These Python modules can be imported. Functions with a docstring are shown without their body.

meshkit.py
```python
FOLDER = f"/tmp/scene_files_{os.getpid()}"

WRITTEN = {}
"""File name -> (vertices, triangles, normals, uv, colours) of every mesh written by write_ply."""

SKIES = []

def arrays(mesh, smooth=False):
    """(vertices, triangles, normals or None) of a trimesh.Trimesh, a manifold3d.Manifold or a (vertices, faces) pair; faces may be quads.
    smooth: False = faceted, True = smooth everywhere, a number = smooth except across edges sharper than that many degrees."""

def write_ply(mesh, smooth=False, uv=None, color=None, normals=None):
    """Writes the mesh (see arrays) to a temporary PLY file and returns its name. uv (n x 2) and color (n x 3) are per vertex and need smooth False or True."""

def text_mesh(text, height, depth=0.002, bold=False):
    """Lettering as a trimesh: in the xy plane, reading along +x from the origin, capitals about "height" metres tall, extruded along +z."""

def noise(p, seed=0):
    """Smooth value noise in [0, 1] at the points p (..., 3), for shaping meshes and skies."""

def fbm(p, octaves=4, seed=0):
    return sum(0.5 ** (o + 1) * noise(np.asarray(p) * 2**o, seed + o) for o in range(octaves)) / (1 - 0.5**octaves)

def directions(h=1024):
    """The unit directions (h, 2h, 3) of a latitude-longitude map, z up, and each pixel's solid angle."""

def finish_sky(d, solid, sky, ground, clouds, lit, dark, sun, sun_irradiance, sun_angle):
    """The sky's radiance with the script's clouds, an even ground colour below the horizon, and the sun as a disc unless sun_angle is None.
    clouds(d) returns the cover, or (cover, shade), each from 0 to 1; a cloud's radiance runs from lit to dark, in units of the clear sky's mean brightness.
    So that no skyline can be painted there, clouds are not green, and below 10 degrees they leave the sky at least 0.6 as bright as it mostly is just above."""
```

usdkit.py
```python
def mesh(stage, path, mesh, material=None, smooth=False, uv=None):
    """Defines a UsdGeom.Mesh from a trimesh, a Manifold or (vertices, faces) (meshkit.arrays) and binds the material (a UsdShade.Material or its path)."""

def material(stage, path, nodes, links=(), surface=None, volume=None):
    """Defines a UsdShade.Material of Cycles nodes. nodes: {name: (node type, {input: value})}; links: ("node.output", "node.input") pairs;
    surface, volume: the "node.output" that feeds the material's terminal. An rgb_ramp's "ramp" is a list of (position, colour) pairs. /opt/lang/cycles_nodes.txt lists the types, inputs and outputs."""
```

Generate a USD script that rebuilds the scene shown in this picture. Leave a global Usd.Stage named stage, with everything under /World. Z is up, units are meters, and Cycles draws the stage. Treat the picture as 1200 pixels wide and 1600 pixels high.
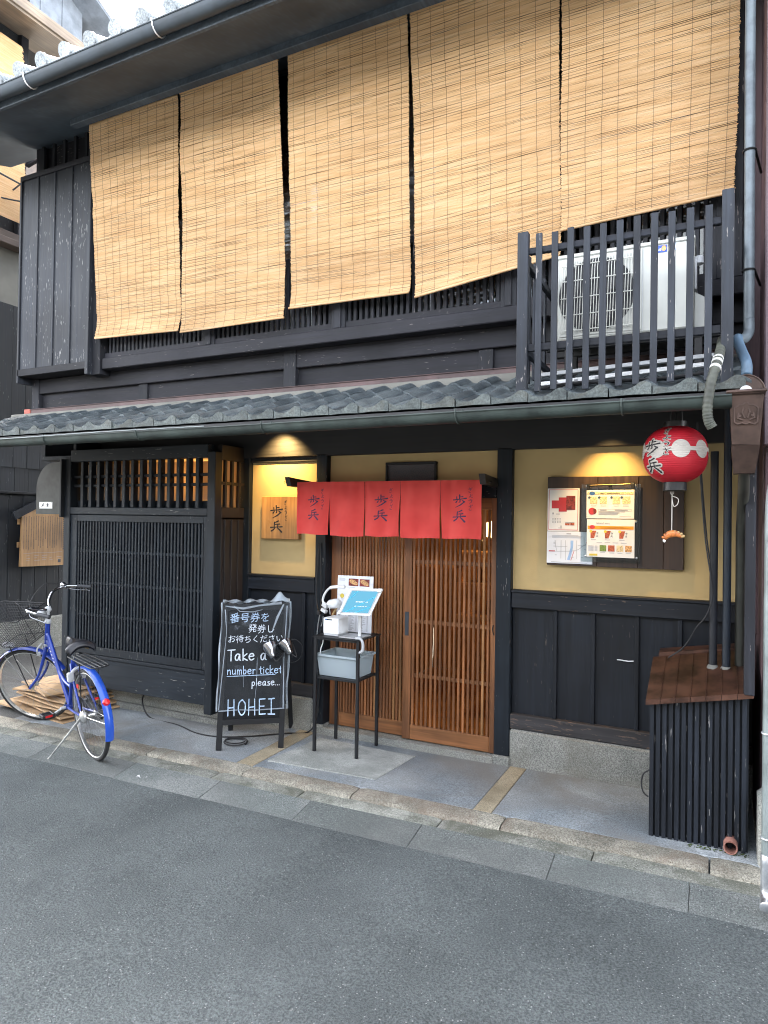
import math, random
import numpy as np
import trimesh, usdkit, meshkit
from pxr import Usd, UsdGeom, UsdLux, UsdShade, Gf, Sdf
from shapely import affinity
from shapely.geometry import Polygon, LineString, Point, MultiPoint, box as sbox
from shapely.ops import unary_union

rnd = random.Random(7)
stage = Usd.Stage.CreateInMemory()
UsdGeom.SetStageUpAxis(stage, UsdGeom.Tokens.z)
UsdGeom.SetStageMetersPerUnit(stage, 1.0)
stage.SetDefaultPrim(UsdGeom.Xform.Define(stage, '/World').GetPrim())
UsdGeom.Scope.Define(stage, '/World/Looks')

# ---------------------------------------------------------------- camera, sky, sun
EXPOSURE = 3.6
SKY_STRENGTH = 0.15
yaw, pit, rol = map(math.radians, (-26.25, 0.64, -0.85))
_f = np.array([math.sin(yaw) * math.cos(pit), math.cos(yaw) * math.cos(pit), math.sin(pit)])
_r = np.array([math.cos(yaw), -math.sin(yaw), 0.0])
_d = -np.cross(_r, _f)
_right, _down = math.cos(rol) * _r + math.sin(rol) * _d, -math.sin(rol) * _r + math.cos(rol) * _d
cam = UsdGeom.Camera.Define(stage, '/World/camera')
_m = np.eye(4)
_m[0, :3], _m[1, :3], _m[2, :3], _m[3, :3] = _right, -_down, -_f, (0, 0, 1.62)
cam.AddTransformOp().Set(Gf.Matrix4d(*_m.ravel().tolist()))
cam.CreateHorizontalApertureAttr(36.0)
cam.CreateFocalLengthAttr(36.0 * 1056 / 1200)
cam.CreateExposureAttr(EXPOSURE)

SUN_AZ, SUN_EL = math.atan2(-0.49, 0.525), math.radians(43.0)
usdkit.material(stage, '/World/Looks/sky_look', {
    'sky': ('sky_texture', {'sky_type': 'single_scattering', 'sun_disc': False, 'sun_elevation': SUN_EL, 'sun_rotation': SUN_AZ,
                            'air_density': 1.0, 'aerosol_density': 2.6, 'ozone_density': 1.0, 'altitude': 50.0}),
    'co': ('texture_coordinate', {}), 'cm': ('mapping', {'scale': (1.3, 1.3, 2.6)}), 'cn': ('noise_texture', {'scale': 1.6, 'detail': 6.0, 'roughness': .55}),
    'cr': ('rgb_ramp', {'ramp': [(.30, (.42, .42, .42)), (.60, (.80, .80, .80))]}), 'bw': ('rgb_to_bw', {}), 'k': ('vector_math', {'math_type': 'scale', 'vector1': (1.0, .985, .96)}), 'bm': ('math', {'math_type': 'multiply', 'value2': 1.5}),
    'mx': ('mix_color', {'use_clamp': True}), 'bg': ('background_shader', {'strength': SKY_STRENGTH})},
    [('co.generated', 'cm.vector'), ('cm.vector', 'cn.vector'), ('cn.fac', 'cr.fac'), ('sky.color', 'bw.color'), ('bw.val', 'bm.value1'), ('bm.value', 'k.scale'), ('cr.color', 'mx.fac'), ('sky.color', 'mx.a'), ('k.vector', 'mx.b'), ('mx.result', 'bg.color')], surface='bg.background')
dome = UsdLux.DomeLight.Define(stage, '/World/sky')
UsdShade.MaterialBindingAPI.Apply(dome.GetPrim()).Bind(UsdShade.Material.Get(stage, '/World/Looks/sky_look'))
sun = UsdLux.DistantLight.Define(stage, '/World/sun')
UsdLux.LightAPI(sun).CreateNormalizeAttr(True)
sun.CreateIntensityAttr(0.9)
sun.CreateAngleAttr(0.5)
sun.CreateColorAttr(Gf.Vec3f(1.0, 0.94, 0.85))
_z = np.array([math.sin(SUN_AZ) * math.cos(SUN_EL), math.cos(SUN_AZ) * math.cos(SUN_EL), math.sin(SUN_EL)])
_x = np.cross([0, 0, 1.0], _z); _x /= np.linalg.norm(_x)
_sm = np.eye(4); _sm[0, :3], _sm[1, :3], _sm[2, :3] = _x, np.cross(_z, _x), _z
sun.AddTransformOp().Set(Gf.Matrix4d(*_sm.ravel().tolist()))

# ---------------------------------------------------------------- prim helpers
_used = {}
def fresh(parent, name):
    n = _used.get((parent, name), 0)
    _used[(parent, name)] = n + 1
    return f'{parent}/{name}' + (f'_{n:03d}' if n else '')

def keys(path, label=None, cat=None, group=None, kind=None):
    p = stage.GetPrimAtPath(path)
    for k, v in (('label', label), ('category', cat), ('group', group), ('kind', kind)):
        if v: p.SetCustomDataByKey(k, v)
    return path

_base = {}
def top(name, label, cat, base=(0, 0, 0), group=None, kind=None):
    path = fresh('/World', name)
    UsdGeom.Xform.Define(stage, path).AddTranslateOp().Set(Gf.Vec3d(*map(float, base)))
    _base[path] = np.array(base, float)
    return keys(path, label, cat, group, kind)

def tm(m):
    if isinstance(m, list): m = trimesh.util.concatenate([tm(x) for x in m])
    if isinstance(m, tuple):
        v, f = np.asarray(m[0], float), np.asarray(m[1], int)
        if f.shape[1] == 4: f = np.vstack([f[:, [0, 1, 2]], f[:, [0, 2, 3]]])
        m = trimesh.Trimesh(v, f, process=False)
    return m

def part(parent, name, mesh, mat, smooth=False, label=None, kind=None):
    "a mesh in world coordinates under a thing or a part of it"
    m = tm(mesh).copy()
    root = '/'.join(parent.split('/')[:3])
    m.apply_translation(-_base[root])
    path = fresh(parent, name)
    usdkit.mesh(stage, path, m, M[mat], smooth)
    return keys(path, label, None, None, kind)

def group_part(parent, name, label=None):
    path = fresh(parent, name); UsdGeom.Xform.Define(stage, path); return keys(path, label)

def solo(name, mesh, mat, label=None, cat=None, smooth=False, group=None, kind=None):
    m = tm(mesh).copy()
    b = np.array([m.bounds[:, 0].mean(), m.bounds[:, 1].mean(), m.bounds[0, 2]])
    if kind == 'structure': b = np.zeros(3)
    m.apply_translation(-b)
    path = fresh('/World', name)
    g = usdkit.mesh(stage, path, m, M[mat], smooth)
    if kind != 'structure': UsdGeom.Xformable(g).AddTranslateOp().Set(Gf.Vec3d(*b.tolist()))
    _base[path] = b
    return keys(path, label, cat, group, kind)

# ---------------------------------------------------------------- mesh helpers
def _chamfer_faces():
    v = _chamfer_verts(1, 1, 1, .2)
    h = trimesh.convex.convex_hull(v)
    idx = [int(np.argmin(((v - p) ** 2).sum(1))) for p in h.vertices]
    return np.array(idx)[h.faces]
def _chamfer_verts(a, b, c, k):
    out = []
    for sx in (-1, 1):
        for sy in (-1, 1):
            for sz in (-1, 1):
                out += [(sx * (a - k), sy * (b - k), sz * c), (sx * (a - k), sy * b, sz * (c - k)), (sx * a, sy * (b - k), sz * (c - k))]
    return np.array(out, float)
CF = _chamfer_faces()
def box(x0, x1, y0, y1, z0, z1, c=.003):
    a, b, d = abs(x1 - x0) / 2, abs(y1 - y0) / 2, abs(z1 - z0) / 2
    c = min(c, .45 * min(a, b, d))
    v = _chamfer_verts(a, b, d, c) + [(x0 + x1) / 2, (y0 + y1) / 2, (z0 + z1) / 2]
    return trimesh.Trimesh(v, CF, process=False)
def bar(p, q, w, h=None, up=(0, 0, 1), c=.002):
    "a chamfered bar from p to q, w wide, h high"
    p, q = np.array(p, float), np.array(q, float); h = h or w
    L = np.linalg.norm(q - p); d = (q - p) / L
    s = np.cross(up, d)
    if np.linalg.norm(s) < 1e-6: s = np.cross((1, 0, 0), d)
    s /= np.linalg.norm(s); u = np.cross(d, s)
    m = box(-w / 2, w / 2, -h / 2, h / 2, 0, L, c)
    m.vertices = p + m.vertices @ np.array([s, u, d])
    return m
def hexa(bottom, top_):
    "a solid with quad bottom (4 points, ccw from above) and quad top"
    return trimesh.convex.convex_hull(np.array(list(bottom) + list(top_), float))
def tube(pts, r, n=8, cap=True):
    p = np.asarray(pts, float)
    k = len(p); r = np.broadcast_to(np.asarray(r, float), (k,))
    t = np.gradient(p, axis=0); t /= np.linalg.norm(t, axis=1, keepdims=True) + 1e-12
    a = np.cross(t[0], (0, 0, 1.0) if abs(t[0][2]) < .9 else (1.0, 0, 0)); a /= np.linalg.norm(a)
    V = []
    ang = np.arange(n) * 2 * np.pi / n
    for i in range(k):
        a = a - t[i] * (a @ t[i]); a /= np.linalg.norm(a) + 1e-12
        b = np.cross(t[i], a)
        V.append(p[i] + r[i] * (np.cos(ang)[:, None] * a + np.sin(ang)[:, None] * b))
    V = np.vstack(V); F = []
    for i in range(k - 1):
        for j in range(n):
            j2 = (j + 1) % n
            F += [(i * n + j, i * n + j2, (i + 1) * n + j2), (i * n + j, (i + 1) * n + j2, (i + 1) * n + j)]
    if cap:
        V = np.vstack([V, p[0], p[-1]])
        for j in range(n):
            j2 = (j + 1) % n
            F += [(k * n, j2, j), (k * n + 1, (k - 1) * n + j, (k - 1) * n + j2)]
    return trimesh.Trimesh(V, np.array(F), process=False)
def smooth_path(pts, n=8):
    "Catmull-Rom through the points"
    p = np.asarray(pts, float); P = np.vstack([2 * p[0] - p[1], p, 2 * p[-1] - p[-2]]); out = []
    for i in range(1, len(P) - 2):
        for s in np.linspace(0, 1, n, endpoint=False):
            a, b, c, d = P[i - 1], P[i], P[i + 1], P[i + 2]
            out.append(.5 * (2 * b + (c - a) * s + (2 * a - 5 * b + 4 * c - d) * s ** 2 + (3 * b - a - 3 * c + d) * s ** 3))
    return np.array(out + [p[-1]])
def ring(center, normal, R, r, n=28, m=8):
    nrm = np.array(normal, float); nrm /= np.linalg.norm(nrm)
    a = np.cross(nrm, (0, 0, 1.0) if abs(nrm[2]) < .9 else (1.0, 0, 0)); a /= np.linalg.norm(a); b = np.cross(nrm, a)
    V, F = [], []
    for i in range(n):
        u = 2 * np.pi * i / n; d = np.cos(u) * a + np.sin(u) * b
        for j in range(m):
            w = 2 * np.pi * j / m
            V.append(np.array(center) + d * (R + r * np.cos(w)) + nrm * r * np.sin(w))
    for i in range(n):
        for j in range(m):
            i2, j2 = (i + 1) % n, (j + 1) % m
            F += [(i * m + j, i2 * m + j, i2 * m + j2), (i * m + j, i2 * m + j2, i * m + j2)]
    return trimesh.Trimesh(np.array(V), np.array(F), process=False)
def lathe(profile, center=(0, 0, 0), n=24, axis=None):
    "profile of (radius, height), turned about z or about the given axis"
    P = np.asarray(profile, float); k = len(P); ang = np.arange(n) * 2 * np.pi / n
    V = np.stack([P[:, None, 0] * np.cos(ang), P[:, None, 0] * np.sin(ang), np.repeat(P[:, 1:2], n, 1)], -1).reshape(-1, 3); F = []
    for i in range(k - 1):
        for j in range(n):
            j2 = (j + 1) % n
            F += [(i * n + j, i * n + j2, (i + 1) * n + j2), (i * n + j, (i + 1) * n + j2, (i + 1) * n + j)]
    if axis is not None:
        z = np.array(axis, float); z /= np.linalg.norm(z)
        x = np.cross((0, 1.0, 0) if abs(z[1]) < .9 else (1.0, 0, 0), z); x /= np.linalg.norm(x)
        V = V @ np.array([x, np.cross(z, x), z])
    return trimesh.Trimesh(V + np.array(center, float), np.array(F), process=False)
def rod(p, q, r, n=8): return tube([p, q], r, n)
def sheet(fn, nu, nv, t=(0, .002, 0)):
    "closed thin sheet over the unit square: fn(u, v) -> points; t the offset of its back"
    u, v = np.meshgrid(np.linspace(0, 1, nu + 1), np.linspace(0, 1, nv + 1), indexing='ij')
    P = np.asarray(fn(u, v)).reshape(-1, 3); n = len(P); V = np.vstack([P, P + np.array(t, float)])
    i, j = np.meshgrid(np.arange(nu), np.arange(nv), indexing='ij'); a = (i * (nv + 1) + j).ravel(); b, c, d = a + nv + 1, a + nv + 2, a + 1
    F = np.vstack([np.stack([a, b, c], 1), np.stack([a, c, d], 1)])
    F = [F, F[:, ::-1] + n]
    loop = [k * (nv + 1) for k in range(nu + 1)] + [nu * (nv + 1) + k for k in range(1, nv + 1)] + [k * (nv + 1) + nv for k in range(nu - 1, -1, -1)] + [k for k in range(nv - 1, 0, -1)]
    L = np.array(loop); L2 = np.roll(L, -1)
    F += [np.stack([L2, L, L + n], 1), np.stack([L2, L + n, L2 + n], 1)]
    return trimesh.Trimesh(V, np.vstack(F), process=False)
def grid3(u, v, x, y, z): return np.stack(np.broadcast_arrays(x, y, z), -1)
def poly_mesh(poly, depth):
    ms = [trimesh.creation.extrude_polygon(g, depth, engine='earcut') for g in getattr(poly, 'geoms', [poly]) if g.geom_type == 'Polygon' and g.area > 1e-9]
    return trimesh.util.concatenate(ms)
def placed(m, o, ux, uy):
    "mesh laid with its x along ux and y along uy at o"
    m = tm(m).copy(); ux, uy = np.array(ux, float), np.array(uy, float)
    m.vertices = np.array(o, float) + m.vertices @ np.array([ux, uy, np.cross(ux, uy)])
    return m
FX, FZ = (1, 0, 0), (0, 0, 1)         # the facade's directions: x to the right, z up, the viewer at -y
def on_front(poly, y, depth=.001): return placed(poly_mesh(poly, depth), (0, y, 0), FX, FZ)
def rect(x0, x1, z0, z1): return sbox(min(x0, x1), min(z0, z1), max(x0, x1), max(z0, z1))
def fit_poly(p, x0, x1, z0, z1):
    a, b, c, d = p.bounds; s = (x1 - x0) / (c - a); t = (z1 - z0) / (d - b)
    return affinity.affine_transform(p, [s, 0, 0, t, x0 - a * s, z0 - b * t])
def subdivided(poly, size):
    "flat triangles of a polygon no longer than size"
    ms = []
    for g in getattr(poly, 'geoms', [poly]):
        if g.geom_type == 'Polygon' and g.area > 1e-9:
            v, f = trimesh.creation.triangulate_polygon(g, engine='earcut')
            v, f = trimesh.remesh.subdivide_to_size(np.column_stack([v, np.zeros(len(v))]), f, size, max_iter=12)
            ms.append(trimesh.Trimesh(v, f, process=False))
    return trimesh.util.concatenate(ms)

# ---------------------------------------------------------------- the ground's height
def lerp(x, a, b, u, v): return u + (v - u) * min(1, max(0, (x - a) / (b - a)))
def gz(x, y):
    if y >= 3.75:   z = lerp(y, 3.75, 4.586, -.045, -.05)
    elif y >= 3.595: z = -.045
    elif y >= 3.475: z = -.064
    elif y >= 3.27: z = lerp(y, 3.27, 3.475, -.098, -.087)
    else:           z = lerp(y, 1.0, 3.27, -.088, -.1)
    s = .0135 if y < 3.75 else lerp(y, 3.75, 4.586, .0135, .004)
    return z + s * max(-6.5, min(3.0, x + 1.3))

# ---------------------------------------------------------------- lettering
def brush(strokes, k=1.0):
    out = []
    for s in strokes:
        c = [Point(x, y).buffer(w * k, 6) for x, y, w in s]
        out += [unary_union([a, b]).convex_hull for a, b in zip(c, c[1:])]
    return unary_union(out).simplify(.25)
HO = brush([[(47, 98, 4.5), (48, 80, 3.5), (47, 66, 3.5)], [(48, 82, 2.5), (70, 84, 4)], [(27, 82, 3.5), (28, 64, 3)], [(3, 58, 4.2), (50, 63, 3), (96, 70, 5)],
            [(51, 62, 3.5), (51, 42, 3.5), (44, 38, 2)], [(34, 54, 2), (28, 46, 3.4), (22, 37, 4.5)], [(66, 55, 2.5), (84, 42, 5.5)], [(78, 38, 4), (56, 18, 4.5), (20, -2, 1.5)]], 1.15)
HEI = brush([[(67, 99, 5), (50, 90, 4), (34, 84, 2.5)], [(34, 88, 4), (32, 46, 3.5)], [(34, 67, 2.5), (78, 72, 4.5)], [(63, 70, 3.5), (61, 46, 3.2)],
             [(0, 41, 4.5), (50, 45, 3), (100, 49, 5)], [(38, 38, 3.5), (26, 22, 4.8), (6, 9, 5)], [(60, 38, 3.4), (78, 22, 5.2), (96, 2, 6.2)]], 1.15)
GI = brush([[(22, 76, 3), (72, 84, 4)], [(18, 60, 3), (76, 68, 4)], [(42, 98, 4), (66, 42, 4)], [(30, 36, 3), (26, 18, 4), (40, 10, 3), (68, 14, 3)], [(82, 98, 3), (86, 88, 3)], [(94, 100, 3), (98, 91, 3)]])
YO = brush([[(52, 94, 4), (52, 30, 4), (40, 14, 3), (24, 20, 3), (32, 34, 3), (56, 26, 3), (82, 10, 4)], [(54, 66, 3), (80, 72, 4)]])
UU = brush([[(38, 94, 3), (60, 86, 5)], [(22, 64, 3), (50, 74, 4), (72, 62, 5), (66, 30, 4), (36, 2, 2)]])
ZA = brush([[(18, 74, 3), (76, 82, 4)], [(42, 98, 4), (64, 46, 5)], [(28, 36, 3), (24, 18, 4), (40, 10, 3), (72, 14, 4)], [(82, 98, 3), (86, 88, 3)], [(94, 100, 3), (98, 91, 3)]])
def shop_name(x, z, w, h):
    "the two large characters, one above the other, filling the box whose lower left is x, z"
    return unary_union([fit_poly(HO, x, x + w, z + h * .53, z + h), fit_poly(HEI, x, x + w, z, z + h * .45)])
def small_kana(x, z, w, h):
    g = [fit_poly(c, x + dx * w, x + w * (dx + .8), z + h * a, z + h * b) for c, a, b, dx in ((GI, .77, 1, 0), (YO, .55, .72, .12), (UU, .29, .5, .05), (ZA, 0, .25, .2))]
    return unary_union(g)
KANJI = {'番': '4,23 5,25 22,32 37,43 6,44 6,50 27,50 21,63 23,65 14,65 12,70 52,73 78,77 80,77 85,72 53,66 54,50 64,50 72,66 74,67 80,65 72,50 94,50 94,44 63,43 75,34 96,25 92,19 83,22 82,-14 75,-14 74,-11 27,-11 26,-14 19,-14 19,22 8,19|24,25 24,24 77,25 64,34 54,42 53,27 46,27 45,41 36,34|53,-4 75,-5 75,4 54,4|53,11 75,10 75,18 54,18|26,-4 46,-5 46,4 26,4|26,11 46,10 46,18 26,18|28,65 35,52 34,50 46,50 46,66', '号': '7,31 7,38 93,38 93,31 35,31 32,22 32,20 81,20 77,-4 72,-11 65,-14 47,-13 45,-7 66,-6 69,-1 72,13 21,13 26,31;18,74 81,74 81,47 19,47|27,68 26,54 73,54 73,67', '券': '4,19 19,29 27,36 7,37 6,43 34,44 40,53 39,54 13,54 13,60 29,61 22,73 27,76 28,74 35,64 33,61 43,61 46,69 48,78 56,77 52,61 64,61 73,75 74,75 80,73 72,61 87,60 87,54 49,54 44,44 94,43 94,37 70,36 76,30 83,26 98,20 93,14 91,14 77,20 74,-3 72,-9 68,-12 62,-14 51,-13 49,-6 63,-6 65,-5 68,5 69,17 45,18 42,7 35,-3 27,-9 15,-14 14,-14 10,-8 19,-5 27,0 32,6 35,12 36,17 22,18 21,21 8,14|27,25 27,24 71,25 60,36 38,36', 'を': '10,23 24,40 32,54 31,54 12,55 12,62 35,62 38,74 46,73 44,62 73,64 73,58 60,56 40,54 34,41 42,42 50,42 54,40 58,34 59,34 85,46 88,39 87,38 59,26 59,7 52,7 51,22 43,17 39,13 36,7 37,2 40,-1 44,-2 63,-3 81,-1 81,-9 63,-10 44,-10 34,-6 30,-3 28,3 29,11 35,19 51,30 51,32 47,35 39,36 31,33 25,28 16,19', '発': '3,35 15,43 23,49 12,60 17,63 28,54 37,66 36,68 13,68 13,74 43,74 47,72 42,60 28,43 72,42 72,44 67,49 59,60 52,76 58,78 64,66 76,77 78,76 82,73 68,60 74,53 88,65 93,62 94,62 90,58 79,48 88,41 97,37 92,30 85,34 79,38 78,38 77,36 66,35 66,21 90,20 90,14 66,13 66,-5 68,-6 83,-6 84,-5 86,6 92,3 90,-10 85,-13 65,-14 62,-12 59,-9 58,-5 58,13 41,13 37,3 29,-6 19,-12 13,-14 8,-9 14,-6 23,-1 29,6 32,13 10,14 10,20 33,21 33,35 23,36 22,38 21,38 12,33 7,30|41,35 41,21 58,21 58,35', 'し': '24,10 24,72 34,72 32,52 32,9 34,4 37,0 45,-3 52,-3 63,0 73,6 84,17 90,11 87,8 79,0 73,-5 64,-9 55,-11 42,-11 31,-7 26,0', 'お': '69,58 72,63 83,57 95,48 91,42;11,5 11,9 14,16 21,23 32,30 32,48 13,49 12,56 32,56 33,74 41,74 40,57 60,60 61,53 40,49 40,32 57,35 71,34 79,30 84,25 86,19 86,9 81,1 71,-6 62,-8 53,-9 51,-1 61,0 68,2 76,8 78,13 78,18 76,23 68,28 52,28 40,24 40,-1 38,-7 35,-9 29,-9 21,-6 15,-2|18,6 22,2 26,0 30,-1 32,0 33,4 32,21 29,20 22,14 19,10', '待': '32,45 60,46 60,58 39,58 38,65 60,65 61,77 68,77 68,65 91,65 91,58 68,57 68,46 96,45 96,39 82,38 82,28 95,27 96,21 82,20 82,-8 80,-12 73,-14 62,-14 60,-7 74,-6 74,20 34,21 34,27 74,28 74,38 33,39;42,14 48,17 57,5 59,0 53,-3 50,2;3,29 16,41 27,55 33,53 32,50 26,40 25,-14 19,-14 18,31 17,31 7,22 7,22;5,56 21,72 26,78 32,75 31,73 22,62 9,52 8,51', 'ち': '11,59 32,58 34,73 42,72 40,58 62,60 78,63 78,55 38,51 32,29 34,29 44,34 55,36 67,35 75,33 82,27 85,19 84,8 80,2 73,-4 61,-9 54,-10 33,-9 32,-2 51,-2 62,0 68,2 73,6 76,10 76,19 72,26 66,28 59,29 45,27 38,24 29,17 26,13 19,15 26,33 30,51 12,52', 'く': '21,31 22,37 29,43 55,65 63,74 64,73 70,68 35,39 31,35 31,32 34,27 59,7 72,-6 66,-12 51,2 28,22', 'だ': '82,70 86,72 95,59 90,56;44,2 45,17 52,16 52,6 55,1 64,-2 74,-2 88,0 87,-8 77,-10 58,-9 49,-5 46,-2;50,41 66,42 86,41 86,34 76,34 51,34;71,65 71,66 76,68 83,54 78,52;7,55 30,55 31,64 32,72 41,71 39,56 57,59 57,52 38,48 36,47 29,19 18,-11 9,-8 9,-8 19,16 28,47 8,48', 'さ': '16,57 32,56 55,56 50,73 57,74 58,74 63,57 85,61 86,54 66,49 71,38 81,23 77,18 54,21 54,27 69,26 58,49 31,48 16,49;19,8 19,16 23,26 30,25 31,25 27,14 26,9 28,5 32,1 39,-2 48,-3 63,-2 76,-1 75,-8 58,-10 44,-10 35,-9 25,-4 21,1', 'い': '67,57 68,59 74,61 78,55 88,31 92,11 84,8 82,22 78,37 72,50;13,64 22,64 22,38 23,27 26,12 30,6 34,3 39,4 44,12 48,23 54,16 51,8 46,-1 39,-6 33,-7 28,-5 23,1 19,7 15,26'}
def kanji(ch):
    ps = []
    for p in KANJI[ch].split(';'):
        rs = [[tuple(map(float, q.split(','))) for q in r.split(' ')] for r in p.split('|')]
        ps.append(Polygon(rs[0], rs[1:]).buffer(0))
    return unary_union(ps)
LATIN = {'T': ([[(0, 92), (62, 96)], [(30, 94), (27, 0)]], 52), 'a': ([[(46, 52), (26, 58), (8, 36), (12, 6), (30, 6), (46, 50)], [(46, 54), (46, 10), (54, 2)]], 62),
         'k': ([[(8, 100), (8, 0)], [(42, 58), (8, 26), (46, 0)]], 52), 'e': ([[(6, 32), (44, 38), (36, 58), (14, 54), (4, 26), (20, 2), (46, 12)]], 56),
         'n': ([[(6, 56), (6, 0)], [(6, 40), (26, 57), (40, 44), (42, 0)]], 54), 'u': ([[(6, 56), (8, 12), (22, 1), (40, 16)], [(42, 56), (44, 0)]], 56),
         'm': ([[(6, 56), (6, 0)], [(6, 42), (20, 56), (30, 44), (30, 0)], [(30, 42), (46, 56), (56, 44), (56, 0)]], 68), 'b': ([[(8, 100), (8, 0)], [(8, 40), (28, 54), (42, 30), (28, 2), (8, 8)]], 52),
         'r': ([[(8, 56), (8, 0)], [(8, 36), (22, 54), (36, 50)]], 40), 't': ([[(18, 86), (18, 10), (34, 2)], [(0, 58), (38, 62)]], 42), 'i': ([[(8, 54), (8, 0)], [(8, 76), (9, 80)]], 22),
         'c': ([[(40, 50), (20, 57), (6, 30), (18, 2), (42, 8)]], 48), 'p': ([[(8, 54), (5, -38)], [(8, 42), (28, 56), (42, 32), (28, 4), (8, 10)]], 52), 'l': ([[(8, 100), (8, 0)]], 22),
         's': ([[(38, 52), (16, 54), (12, 38), (34, 24), (32, 4), (6, 4)]], 46), '.': ([[(4, 2), (7, 4)]], 20), ' ': ([], 34),
         'H': ([[(4, 100), (2, 0)], [(48, 100), (50, 0)], [(4, 48), (48, 52)]], 74), 'O': ([[(32, 98), (8, 78), (4, 34), (26, 2), (52, 20), (56, 70), (34, 98)]], 74),
         'E': ([[(6, 98), (6, 2)], [(6, 98), (50, 100)], [(6, 52), (42, 54)], [(6, 2), (52, 4)]], 66), 'I': ([[(4, 98), (50, 100)], [(27, 98), (27, 2)], [(2, 2), (54, 0)]], 60)}
LATIN['o'] = ([[(26, 56), (6, 40), (8, 8), (28, 2), (44, 24), (38, 52), (24, 56)]], 54)
def handwriting(text, x, z, h, pen=6.0, wide=1.0):
    out, at, s = [], 0, h / 100
    for ch in text:
        st, adv = LATIN[ch]
        for q in st:
            q = smooth_path(q, 5)[:, :2] if len(q) > 2 else q
            out.append(LineString([(a + at, b) for a, b in q]).buffer(pen, 4))
        at += adv + 6
    return affinity.affine_transform(unary_union(out).simplify(.8), [s * wide, 0, 0, s, x, z])

# ---------------------------------------------------------------- materials
M = {}
def mat(name, nodes, links, surface):
    M[name] = usdkit.material(stage, f'/World/Looks/{name}', nodes, links, surface=surface)
def ramp(*stops): return ('rgb_ramp', {'ramp': list(stops)})
def scaled(c, k): return tuple(min(1, x * k) for x in c)

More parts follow.
